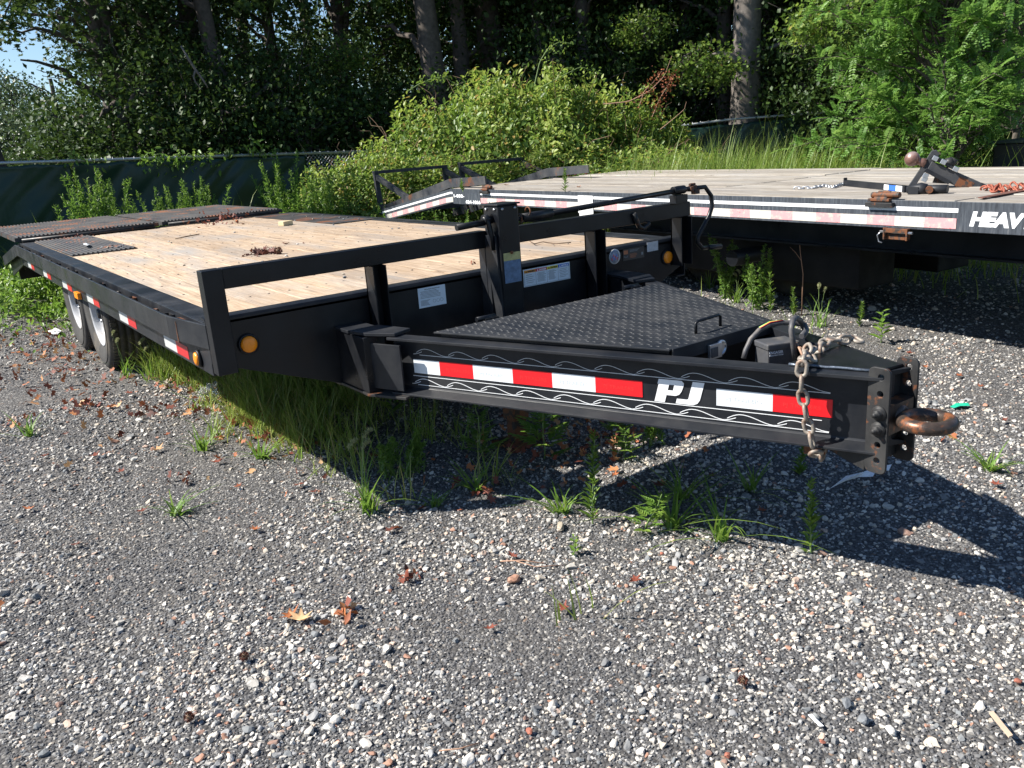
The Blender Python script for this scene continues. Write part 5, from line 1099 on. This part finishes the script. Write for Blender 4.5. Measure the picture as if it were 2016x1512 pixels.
def plant_mesh(kind, h, seed):
    global rng; keep = rng; rng = np.random.default_rng(seed); parts = []
    if kind == 'horse':      # straight stem, many narrow upright leaves
        q = curve_pts((0, 0, 0), (rng.normal()*.04*h, rng.normal()*.04*h, h), 0, 10, .003); V, F, t = tube_np(q, np.linspace(.0035, .0012, 10), 5); parts.append((V, F, t, 1)); n = int(90+h*120)
        s_ = rng.random(n)**.8; b_ = np.stack([np.interp(s_, np.linspace(0, 1, 10), q[:, k]) for k in range(3)], 1); a = rng.uniform(0, 6.28, n); D = np.stack([np.cos(a), np.sin(a), rng.uniform(.5, 1.3, n)], 1)
        L = (.045*(1-.65*s_)+.008)*rng.uniform(.7, 1.3, n)*(.7+h); parts.append(leaf_part(b_, D, rdir(n)*.4+np.array([0, 0, 1.]), L, L*.22, T_RH, np.clip(rng.uniform(.3, 1, n), 0, 1)))
    elif kind == 'feather':  # mugwort like plume of several stems
        for j in range(6):
            hh = h*rng.uniform(.6, 1.05); e = (rng.normal()*.16*h, rng.normal()*.16*h, hh); q = curve_pts((rng.normal()*.03, rng.normal()*.03, 0), e, .03, 9, .006); V, F, t = tube_np(q, np.linspace(.005, .0015, 9), 4); parts.append((V, F, t, 1)); n = 170
            s_ = rng.random(n)**.7; b_ = np.stack([np.interp(s_, np.linspace(0, 1, 9), q[:, k]) for k in range(3)], 1)+rng.normal(size=(n, 3))*.028*h*(1.15-s_)[:, None]; D = rdir(n)+np.array([0, 0, .5]); L = .075*h*(1.15-.8*s_)*rng.uniform(.6, 1.3, n)+.01
            parts.append(leaf_part(b_, D, rdir(n)+np.array([0, 0, .6]), L, L*.30, T_RH, np.clip(rng.beta(2, 2, n), 0, 1)))
    elif kind == 'lobed':    # deeply cut leaves around a stem
        q = curve_pts((0, 0, 0), (rng.normal()*.03, rng.normal()*.03, h), 0, 8, .004); V, F, t = tube_np(q, np.linspace(.004, .002, 8), 5); parts.append((V, F, t, 1)); n = int(14+40*h)
        for i in range(n):
            s_ = .12+.86*i/n; c = q[min(7, int(s_*7))]; a = i*2.4; Lf = (.07+.30*h)*(1-.55*s_)*rng.uniform(.8, 1.2)*.8; D0 = np.array([math.cos(a), math.sin(a), .45]); D0 /= np.linalg.norm(D0); sd = np.cross(D0, [0, 0, 1]); m_ = 5
            Q = []; DD = []; LL = []
            for k in range(m_):
                for sg in (-1, 1): Q.append(c+D0*Lf*(.25+.7*k/m_)); DD.append(D0*.8+sd*sg*(.9-.12*k)); LL.append(Lf*(.42-.05*k))
            Q.append(c+D0*Lf*.85); DD.append(D0); LL.append(Lf*.3); Q = np.array(Q); LL = np.array(LL); parts.append(leaf_part(Q, np.array(DD), np.tile([0, 0, 1.], (len(Q), 1))+rng.normal(size=(len(Q), 3))*.15, LL, LL*.38, T_OV, np.full(len(Q), rng.uniform(.3, .9))))
    elif kind == 'broad':
        q = curve_pts((0, 0, 0), (0, 0, h), 0, 7, .003); V, F, t = tube_np(q, np.linspace(.003, .0015, 7), 5); parts.append((V, F, t, 1)); n = 16
        s_ = np.linspace(.15, 1, n); b_ = np.stack([np.interp(s_, np.linspace(0, 1, 7), q[:, k]) for k in range(3)], 1); a = np.arange(n)*1.9; D = np.stack([np.cos(a), np.sin(a), np.full(n, .45)], 1); L = h*.42*(1.15-.6*s_); parts.append(leaf_part(b_, D, np.tile([0, 0, 1.], (n, 1)), L, L*.5, T_OV, rng.uniform(.4, .9, n)))
    elif kind == 'crab':     # sprawling grass
        n = 26; P = rng.normal(size=(n, 3))*.012; P[:, 2] = 0; b_ = blades(P, h*rng.uniform(.5, 1.2, n), np.full(n, .009), .9, rng.uniform(.4, .9, n), 5, .9); parts.append(b_)
    elif kind == 'foxtail':
        n = 16; P = rng.normal(size=(n, 3))*.02; P[:, 2] = 0; parts.append(blades(P, h*rng.uniform(.4, .9, n), np.full(n, .009), .45, rng.uniform(.4, .9, n), 5, .7))
        for j in range(3):
            hh = h*rng.uniform(.75, 1.05); e = np.array([rng.normal()*.12*h, rng.normal()*.12*h, hh]); q = curve_pts((0, 0, 0), e, .02, 9, .002); V, F, t = tube_np(q, np.linspace(.0018, .0012, 9), 4); parts.append((V, F, t, 1))
            n2 = 150; s_ = rng.random(n2); b_ = e[None]+np.stack([s_*.035, s_*.01, s_*.06-s_**2*.035], 1); D = rdir(n2); parts.append(leaf_part(b_, D, rdir(n2), np.full(n2, .013), np.full(n2, .0022), T_RH, rng.uniform(.2, 1, n2), 2))
    me = mesh_np('plant', parts, [L_WEED, STEM, L_HEAD]); rng = keep; return me
def plant(kind, label, px, py, h, seed, z=0, group=None, name=None, xy=None):
    if xy: x, y = xy
    else: q = hit(px, py, 2, z); x, y = q.x, q.y
    nm = name or {'horse': 'horseweed', 'feather': 'mugwort', 'lobed': 'ragweed', 'broad': 'seedling', 'crab': 'crabgrass', 'foxtail': 'foxtail_grass'}[kind]
    h = h*(.85 if kind == 'foxtail' else 1); o = obj(nm, plant_mesh(kind, h, seed), label=label, cat='plant', group=group); o.location = (x, y, (gh(x, y) if z == 0 else z)-.003); o.rotation_euler.z = seed*1.7; return o
PL = [('horse', 'slim horseweed standing at the front edge of the tongue shadow', 1597, 1086, .26), ('horse', 'tall horseweed before the sunlit gap under the tongue', 1167, 1032, .34), ('lobed', 'bright green ragweed sprig in the sun by the shadow edge', 1270, 1042, .15),
      ('lobed', 'large sunlit ragweed under the middle of the tongue', 1072, 905, .42), ('lobed', 'shaded ragweed plant left of the jack foot', 952, 905, .26), ('feather', 'left one of two feathery weeds in the shade of the deck', 772, 940, .17), ('feather', 'right one of two feathery weeds in the shade of the deck', 822, 935, .19),
      ('foxtail', 'tall thin foxtail at the tip of the deck shadow', 716, 1010, .36), ('crab', 'crabgrass sprawling in the sun under the tongue shadow', 1420, 1062, .17), ('crab', 'crabgrass tuft right of the bright ragweed sprig', 1325, 1040, .19), ('crab', 'small crabgrass left of the tall horseweed', 1108, 1008, .13), ('crab', 'crabgrass growing over dry leaves by the deck shadow', 940, 968, .14),
      ('broad', 'pale green seedling standing alone in the sun behind the coupler', 1734, 674, .20), ('foxtail', 'foxtail with nodding head behind the cable loop', 1612, 643, .36), ('horse', 'small horseweed beside the tall bare stalk', 1562, 622, .2), ('horse', 'thin weed in the shade behind the seedling', 1692, 640, .16),
      ('feather', 'bushy weed growing beside the tongue below the crank', 1490, 612, .48), ('feather', 'leafy weed below the crank handle against the dark trailer', 1428, 590, .50), ('horse', 'weed at the corner of the toolbox side', 1516, 618, .46), ('foxtail', 'foxtail growing behind the right end of the front rail', 1395, 570, .36), ('foxtail', 'foxtail in front of the crank', 1450, 600, .30),
      ('foxtail', 'foxtail grass standing beside the front tyre', 250, 742, .36), ('foxtail', 'grass with seed heads leaning out by the front wheel', 300, 745, .30), ('crab', 'small tuft of grass alone at the left in the gravel', 60, 858, .13), ('crab', 'thin grass tuft among the gravel below the wheel', 345, 1012, .12), ('crab', 'short grass blades near the brown leaf pile', 402, 885, .14), ('crab', 'grass tuft near the clear plastic', 515, 905, .14),
      ('crab', 'small green sprig left of the pale flat stone', 855, 998, .06), ('broad', 'tiny seedling below the flat stone', 1131, 1090, .07), ('crab', 'yellowish stalk at the right edge beyond the ring', 1951, 928, .13), ('crab', 'low grass under the coupler shadow', 1480, 965, .16), ('crab', 'dim grass tuft under the red and white tape', 1345, 985, .17), ('lobed', 'dim ragweed in the tongue shadow', 1230, 905, .13), ('broad', 'broad leaved weed in the shade below the joint plate', 775, 825, .22), ('crab', 'green sprig beside the flat stone on the gravel', 730, 1012, .12), ('lobed', 'sunlit weed in the lit gap under the tongue', 1215, 868, .16), ('feather', 'yellowing weed in the lit gap right of the jack foot', 1285, 880, .12), ('horse', 'horseweed leaning in the shadow near the coupler', 1575, 930, .14)]
for i, (k, lab, px, py, h) in enumerate(PL): plant(k, lab, px, py, h, 100+i)
for i, (px, py) in enumerate([(1610, 800), (1700, 960), (1420, 900), (960, 1130), (560, 1010), (300, 900), (1905, 860), (1330, 780)]): pass
for i, (px, py, h, lab) in enumerate([(1113, 378, .20, 'weed sprouting from the edge of the grey deck'), (911, 378, .13, 'small weed sprouting above the phone number')]):
    plant('horse', lab, px, py, h, 200+i, ZB+.0)
FW = [(150, 11.4, .95), (185, 11.4, 1.05), (215, 11.6, .85), (255, 11.7, .75), (300, 11.7, .75), (325, 11.6, .80), (360, 11.7, .82), (395, 11.8, .85), (548, 11.6, 1.05), (575, 11.5, .85), (605, 11.5, .85), (640, 11.4, .9), (478, 12, .55), (40, 11, .45)]
FWL = ['at the left end of the row', 'in the tallest left clump', 'right side of the tallest left clump', 'just right of the tall left clump', 'in the low middle of the row', 'middle of the row under the vine', 'under the right end of the big vine', 'last before the gap in the row', 'the tall reddish tipped clump near the screen end', 'low clump right of the tall tipped one', 'in front of the screen end', 'beside the bare fence mesh', 'tiny one alone in the gap', 'lone low one far left']
fm = [plant_mesh('feather', 1.0, 301), plant_mesh('feather', 1.0, 302), plant_mesh('horse', 1.0, 303)]
for i, (px, D, h) in enumerate(FW):
    for j in range(3):
        x, y = along(px+j*11-8, D+.15*j); o = obj('tall_weed', fm[(i+j) % 3], label='feathery weed before the long green screen, '+FWL[i], cat='plant', group='tall weeds before the long fence'); o.location = (x, y, 0); o.scale = (h*1.15, h*1.15, h*random.uniform(1.15, 1.4)); o.rotation_euler.z = i*2+j
for i, (px, D, h) in enumerate([(1355, 10.5, .9), (1400, 10.8, 1.0), (1475, 10.9, 1.05), (1530, 10.7, .9), (1600, 10.4, .95), (1650, 10.2, .9), (820, 8.6, .62), (865, 8.6, .66), (905, 8.4, .7), (1275, 7.2, .5)]):
    x, y = along(px, D); o = obj('tall_weed', fm[i % 3], label='tall feathery weed growing around the grey trailer', cat='plant', group='tall weeds around the grey trailer'); o.location = (x, y, 0); o.scale = (h, h, h); o.rotation_euler.z = i
# bare stalk
q = hit(1578, 622, 2, 0); vv = Vector((q.x-CP[0], q.y-CP[1], 0)).normalized(); Hq = lambda px, py: hitplane(px, py, q, vv)
MB().tube([q, Hq(1581, 540), Hq(1576, 500), Hq(1570, 436)], [.004, .0035, .003, .002], 6).tube([Hq(1577, 512), Hq(1566, 497), Hq(1555, 486)], [.0025, .002, .0012], 5).build('bare_stalk', DSTEM, None, 0, label='tall bare reddish stalk with one side twig between the trailers', cat='plant')
# vines on the fence top
def vine(label, x0, x1, n, drop, seed):
    global rng; keep = rng; rng = np.random.default_rng(seed); z = lambda x: 1.52-.036*(x-.4); t = np.linspace(x0, x1, 30); P = np.stack([t, 9.95+rng.normal(size=30)*.02, z(t)+.03+rng.normal(size=30)*.03], 1); V, F, tn = tube_np(P, .006, 4); k = rng.integers(0, 30, n)
    b_ = P[k]+rng.normal(size=(n, 3))*np.array([.06, .06, .06])-np.array([0, 0, 1.])*(rng.random(n)**2*drop)[:, None]; L = .085*rng.uniform(.6, 1.3, n); me = mesh_np('vine', [(V, F, tn, 1), leaf_part(b_, rdir(n)+np.array([0, 0, -.5]), rdir(n)+np.array([0, -.8, .6]), L, L*.5, T_OV, rng.uniform(.4, .95, n))], [L_WEED, STEM]); rng = keep
    return obj('fence_vine', me, label=label, cat='vine')
xf = lambda px: hit(px, 310, 1, 9.95).x
vine('leafy vine trailing along the middle of the long fence rail', xf(278), xf(420), 170, .16, 71); vine('thin dark vine on the fence rail at the left', xf(135), xf(200), 40, .1, 72); vine('vine sprig sticking up from the rail near the screen end', xf(490), xf(525), 40, -.28, 73); vine('short vine tip on the rail between two larger vines', xf(443), xf(462), 14, .05, 74)

# ================================================================ SMALL THINGS
def dry(label, px, py, s_, seed, z=None, tone=.3, n=1, T=T_MAP, group=None, name='dry_leaf', sp=.04, mtl=L_DRY, cat='leaf'):
    global rng; keep = rng; rng = np.random.default_rng(seed); q = hit(px, py, 2, z or 0); base = gh(q.x, q.y)+.016 if z is None else z+.003; s_ = s_*(1.45 if z is None else 1.1); sp = sp*(1.25 if z is None else 1)
    if n == 1:      # a curled leaf on a finer grid
        k = 9; V = []; F = []
        a1 = rng.uniform(1.5, 3.0); pr_ = [1, .45, .95, .4, .85, .35, 1, .5, .9, .3, .7, .4]
        V.append((0, 0, 0))
        for ring in (.5, 1):
            for i in range(12):
                a = i/12*2*math.pi; r = s_*ring*(pr_[i]*.6+.4 if ring < 1 else pr_[i]); x_, y_ = r*math.cos(a), r*math.sin(a)*.75; V.append((x_, y_, abs(x_/s_)**1.5*s_*.45*rng.uniform(.5, 1.2)+s_*.25*abs(y_/s_)+rng.normal()*s_*.05))
        for i in range(12): j = (i+1) % 12; F += [(0, 1+i, 1+j), (1+i, 13+i, 13+j), (1+i, 13+j, 1+j)]
        me = mesh_np(name, [(np.array(V, float), np.array(F), np.full(len(F), tone), 0)], [mtl])
    else:
        P = rng.normal(size=(n, 3))*np.array([sp, sp*.7, sp*.25]); P[:, 2] = np.abs(P[:, 2]); L = s_*rng.uniform(.5, 1.2, n); me = mesh_np(name, [leaf_part(P, rdir(n), rdir(n)+np.array([0, 0, .4]), L, L*rng.uniform(.4, .9, n), T, np.clip(tone+rng.normal(size=n)*.15, 0, 1))], [mtl])
    o = obj(name, me, label=label, cat=cat, group=group); o.location = (q.x, q.y, base); o.rotation_euler.z = rng.uniform(0, 6.28); rng = keep; return o
dry('large pale tan curled leaf lying on the foreground gravel', 594, 1228, .034, 1, None, 1.0); dry('rusty brown leaf touching the large tan leaf', 572, 1222, .026, 2, None, .72); dry('crumpled orange brown leaf right of the tan leaf', 682, 1219, .028, 3, None, .70, 14, T_RH, None, 'crumpled_leaf', .016)
dry('clump of dark red dry petals on the gravel in the middle', 802, 1146, .020, 4, None, .35, 16, T_RH, None, 'leaf_clump', .018, L_DRY, 'leaf clump'); dry('dark brown curled leaf above the red clump', 768, 1054, .022, 5, None, .15); dry('small brown leaf scrap right of the crumpled leaf', 966, 1243, .016, 6, None, .45)
dry('reddish leaf pile at the far left of the gravel', 178, 797, .035, 7, None, .35, 16, T_MAP, None, 'leaf_clump', .05, L_DRY, 'leaf clump'); dry('dark leaf heap beside the left grass edge', 312, 815, .035, 8, None, .2, 18, T_MAP, None, 'leaf_clump', .06, L_DRY, 'leaf clump'); dry('pale tan leaf left of the deck shadow', 312, 890, .03, 9, None, .95)
dry('orange tan leaf near the grass edge', 436, 871, .026, 10, None, .9); dry('dark red leaf clump in the sun left of the deck shadow', 362, 950, .026, 11, None, .3, 12, T_MAP, None, 'leaf_clump', .03, L_DRY, 'leaf clump'); dry('small red brown leaf lying right of the white stone', 187, 905, .026, 12, None, .4)
dry('brown leaf lying between the grey stones at the left', 430, 915, .024, 13, None, .45); dry('brown and tan leaf heap under the crabgrass by the shadow edge', 944, 974, .030, 14, None, .4, 14, T_MAP, None, 'leaf_clump', .035, L_DRY, 'leaf clump'); dry('orange leaf right of the ring lying in the sun', 1868, 866, .028, 15, None, .55, 8, T_MAP, None, 'leaf_clump', .025, L_DRY, 'leaf clump')
dry('yellow leaf lying behind the coupler', 1770, 692, .020, 16, None, .97); dry('red brown leaf between coupler and far shadow', 1790, 700, .022, 17, None, .45); dry('orange leaf to the right behind the coupler', 1888, 748, .022, 18, None, .6); dry('dark leaf in the shade under the tongue middle', 1300, 965, .03, 19, None, .25)
for i, (px, py) in enumerate([(130, 860), (90, 905), (240, 935), (470, 965), (505, 1050), (620, 980), (1010, 1100), (1110, 1205), (1500, 1010), (60, 1010), (150, 1075), (280, 1010), (1250, 1150), (1930, 770), (1820, 730), (1690, 720), (1975, 840), (1960, 960), (20, 830), (215, 805), (540, 880), (575, 905), (610, 880), (330, 860), (1210, 945), (1400, 945)]):
    dry('brown dry leaf scattered on the gravel', px, py, .016+.008*((i*7) % 5)/5, 40+i, None, .2+.12*(i % 5), 1, T_MAP, 'dry leaves scattered over the gravel')
# on the wooden deck
dry('dark red leaf heap in the middle of the wooden deck', 514, 501, .048, 80, ZD, .12, 44, T_MAP, None, 'leaf_clump', .042, L_DRY, 'leaf clump'); dry('small curled dark leaf beyond the heap on the wooden deck', 563, 481, .035, 81, ZD, .15); dry('brown leaf debris by the hole at the rear of the wooden deck', 440, 440, .04, 82, ZD, .3, 60, T_MAP, None, 'leaf_clump', .20, L_DRY, 'leaf clump')
dry('small red leaf on the wooden deck seen beside the mast', 929, 521, .025, 83, ZD, .3, 6, T_RH, None, 'leaf_clump', .02, L_DRY, 'leaf clump'); dry('thin brown leaf right of the heap on the deck', 598, 480, .015, 84, ZD, .2); dry('tiny dark scrap near the rail on the deck', 840, 463, .012, 85, ZD, .1)
dry('leaf crumbs in the rusty dip of the ribbed plate', 155, 468, .03, 86, ZD+.01, .25, 12, T_RH, None, 'leaf_clump', .08, L_DRY, 'leaf clump')
dry('red leaves lying at the far edge of the grey deck', 1135, 345, .06, 87, ZB+.004, .35, 14, T_RH, None, 'leaf_clump', .12, L_DRY, 'leaf clump'); dry('orange leaf on the grey deck near the weed', 1140, 369, .035, 88, ZB+.004, .6); dry('red leaf on the grey deck behind the rusty lug', 998, 365, .035, 89, ZB+.004, .5)
def rock(label, px, py, s_, m, seed, z=None, name='stone', group=None, sq=(1, .8, .6)):
    q = hit(px, py, 2, z or 0); bm = bmesh.new(); bmesh.ops.create_icosphere(bm, subdivisions=2, radius=.5); rr = random.Random(seed)
    cuts = [(Vector((rr.gauss(0, 1), rr.gauss(0, 1), rr.gauss(0, 1))).normalized(), rr.uniform(.26, .4)) for _ in range(7)]
    for vt in bm.verts:
        for nn, dd in cuts:
            e = vt.co.dot(nn)-dd
            if e > 0: vt.co -= nn*e
        vt.co = Vector((vt.co.x*sq[0], vt.co.y*sq[1], vt.co.z*sq[2]))*s_*(1+.2*mnoise.noise(vt.co*3+Vector((seed, 0, 0))))
    me = bpy.data.meshes.new(name); bm.to_mesh(me); bm.free(); me.materials.append(m); o = obj(name, me, label=label, cat='stone', group=group); o.location = (q.x, q.y, (gh(q.x, q.y)+.008 if z is None else z)+s_*sq[2]*.28); o.rotation_euler.z = seed; return o
RW = simple('white_stone', (.52, .50, .46), .8, 0, .15, 30, .3); RG = simple('grey_stone', (.16, .17, .18), .8, 0, .3, 30, .3); RB = simple('brick_stone', (.32, .11, .07), .8, 0, .2, 30, .3); RT = simple('tan_stone', (.36, .31, .24), .8, 0, .2, 30, .3)
rock('flat pale stone in the sun below the tall horseweed', 1103, 1041, .055, RT, 1, None, 'stone', None, (1.2, .7, .35)); rock('oblong white stone left of the grass edge', 275, 831, .05, RW, 2, None, 'stone', None, (1.4, .6, .45)); rock('rounded pale stone below the oblong one', 266, 909, .035, RW, 3)
rock('largest rounded cream stone near the right bottom', 1752, 1452, .030, RW, 4); rock('dark grey stone above the cream stone at the right bottom', 1700, 1430, .034, RG, 5); rock('grey and white upright stone in the right foreground', 1362, 1272, .022, RW, 6, None, 'stone', None, (.7, .6, .9)); rock('dark flat slab stone in the right foreground', 1665, 1395, .036, RG, 7, None, 'stone', None, (1.3, .7, .4))
rock('brick red cube stone in the bottom middle', 1042, 1447, .022, RB, 8); rock('brick red stone at the right edge of the gravel', 2003, 1342, .024, RB, 9); rock('orange red stone near the bottom edge', 1432, 1500, .018, RB, 10); rock('red stone fragment in the middle right', 1303, 1095, .020, RB, 11); rock('rusty stone in the right bottom corner', 1618, 1475, .018, RB, 12)
q = hit(563, 444, 2, ZD); MB().obox((q.x, q.y, ZD+.020), Vector((.05, .02, 0)), Vector((-.012, .03, 0)), (0, 0, .018)).build('wood_block', simple('cut_wood', (.62, .50, .30), .7, 0, .1, 30, .1), None, .003, label='small pale cut wood block lying on the wooden deck', cat='wood block')
MB().tube([hit(345, 470, 2, ZD+.006), hit(365, 466, 2, ZD+.010), hit(392, 461, 2, ZD+.006)], [.003, .005, .004], 6).build('twig', TWIG, None, 0, label='short dark twig lying on the wooden deck', cat='twig')
MB().tube([hit(1042, 474, 2, ZD+.004), hit(1052, 480, 2, ZD+.012), hit(1070, 476, 2, ZD+.005), hit(1095, 480, 2, ZD+.008), hit(1124, 477, 2, ZD+.004)], .0025, 5).build('twig', TWIG, None, 0, label='crooked thin twig on the deck right of the mast', cat='twig')
MB().tube([hit(985, 1105, 2, .02), hit(1030, 1103, 2, .022), hit(1075, 1110, 2, .018)], .0022, 5).tube([hit(1010, 1103, 2, .02), hit(1055, 1116, 2, .018), hit(1110, 1112, 2, .02)], .0016, 5).build('twig', DSTEM, None, 0, label='thin dry straw stalks lying on the gravel in the middle', cat='twig')
MB().tube([hit(865, 1478, 2, .02), hit(905, 1474, 2, .024), hit(945, 1462, 2, .02)], .0018, 5).build('twig', DSTEM, None, 0, label='dry grey stalk on the gravel near the bottom edge', cat='twig')
MB().prism([hit(1947, 1405, 2, .022), hit(1955, 1402, 2, .022), hit(1994, 1450, 2, .022), hit(1986, 1453, 2, .022)], (0, 0, .004)).build('wood_splinter', simple('splinter', (.48, .36, .26), .8, 0, .1, 20, .1), None, 0, label='pale wood splinter on the gravel in the right bottom corner', cat='wood')
# sweetgum ball and cones
def burr(label, px, py, r, seed, z=None):
    global rng; keep = rng; rng = np.random.default_rng(seed); q = hit(px, py, 2, z or 0); n = 120; D = rdir(n); P = D*r*.6; V, F, k = leaves(P, D, rdir(n), np.full(n, r*.55), np.full(n, r*.3), T_RH); mb = MB().sphere((0, 0, 0), r*.65, 10)
    me = mesh_np('seed_ball', [(V, F, np.full(len(F), .12), 0)], [L_DRY]); o = obj('seed_ball', me, label=label, cat='seed ball'); o.location = (q.x, q.y, (gh(q.x, q.y)+.012 if z is None else z)+r*.8); c = mb.build('core', TWIG, o); rng = keep
burr('spiky brown seed ball beside the leaf heap on the deck', 549, 500, .024, 1, ZD); burr('dark spiky seed ball on the gravel at the left bottom', 483, 1305, .013, 2); burr('dark spiky seed ball in the right foreground gravel', 1463, 1358, .013, 3); burr('dark seed ball near the left bottom corner', 375, 1425, .013, 4)
# litter
def scrap(label, pts, z, m, name, cat, curl=.02, h=0):
    V = []; F = []; P = [hit(x, y, 2, z) for x, y in pts]; c = sum(P, Vector())/len(P); mb = MB(); n = len(P); vs = [c+UP*(curl+.01)]+[q+UP*(random.random()*curl+.01) for q in P]
    mb.add(vs, [(0, 1+i, 1+(i+1) % n) for i in range(n)]); o = mb.build(name, m, None, 0, label=label, cat=cat); s_ = o.modifiers.new('t', 'SOLIDIFY'); s_.thickness = .001; return o
scrap('torn white plastic scrap in the shadow under the coupler', [(1635, 968), (1665, 945), (1700, 940), (1720, 925), (1755, 922), (1750, 932), (1725, 937), (1718, 950), (1690, 945), (1650, 965)], .015, DECALW, 'plastic_scrap', 'litter')
scrap('small green plastic scrap lying on the gravel right of the ring', [(1870, 805), (1882, 799), (1905, 801), (1909, 806), (1890, 806), (1878, 809)], .015, simple('green_plastic', (.02, .42, .26), .4, 0, .1, 30, 0), 'plastic_scrap', 'litter', .01)
scrap('small white scrap by the fallen wood in the right foreground', [(1590, 1415), (1598, 1415), (1622, 1437), (1614, 1438)], .012, DECALW, 'paper_scrap', 'litter', .005)
scrap('crumpled white paper on the ribbed plate', [(165, 484), (172, 482), (178, 486), (174, 490), (166, 488)], ZD+.01, DECALS, 'paper_scrap', 'litter', .02)
scrap('white paper scrap lying by the rear wheel weeds', [(92, 656), (110, 650), (122, 655), (112, 662), (98, 661)], .01, DECALW, 'paper_scrap', 'litter', .02)
mg, nt, b = mat('clear_plastic'); b.inputs['Base Color'].default_value = (.8, .84, .86, 1); b.inputs['Roughness'].default_value = .12; b.inputs['Transmission Weight'].default_value = .85; b.inputs['IOR'].default_value = 1.2
q = hit(418, 790, 2, 0); bm = bmesh.new(); bmesh.ops.create_icosphere(bm, subdivisions=3, radius=.06)
for vt in bm.verts: vt.co = Vector((vt.co.x*.9, vt.co.y*.8, vt.co.z*.9))*(1+.9*mnoise.noise(vt.co*28))
me = bpy.data.meshes.new('plastic_cup'); bm.to_mesh(me); bm.free(); me.materials.append(mg); o = obj('plastic_bag', me, label='crumpled clear plastic lying in the grass edge', cat='litter'); o.location = (q.x, q.y, .05)
for i in range(46):
    px, py = (random.uniform(180, 260), random.uniform(478, 492)) if i < 14 else ((random.uniform(560, 720), random.uniform(418, 440)) if i < 26 else (random.uniform(230, 900), random.uniform(440, 560)))
    if i >= 26 and (py > 628-.178*(px-428)-30): py = 450
    rock('small pebble lying on the wooden deck', px, py, random.uniform(.012, .026), random.choice([RW, RG, RG, RT]), 300+i, ZD+(.010 if i < 26 else .0), 'pebble', 'pebbles scattered on the wooden deck')
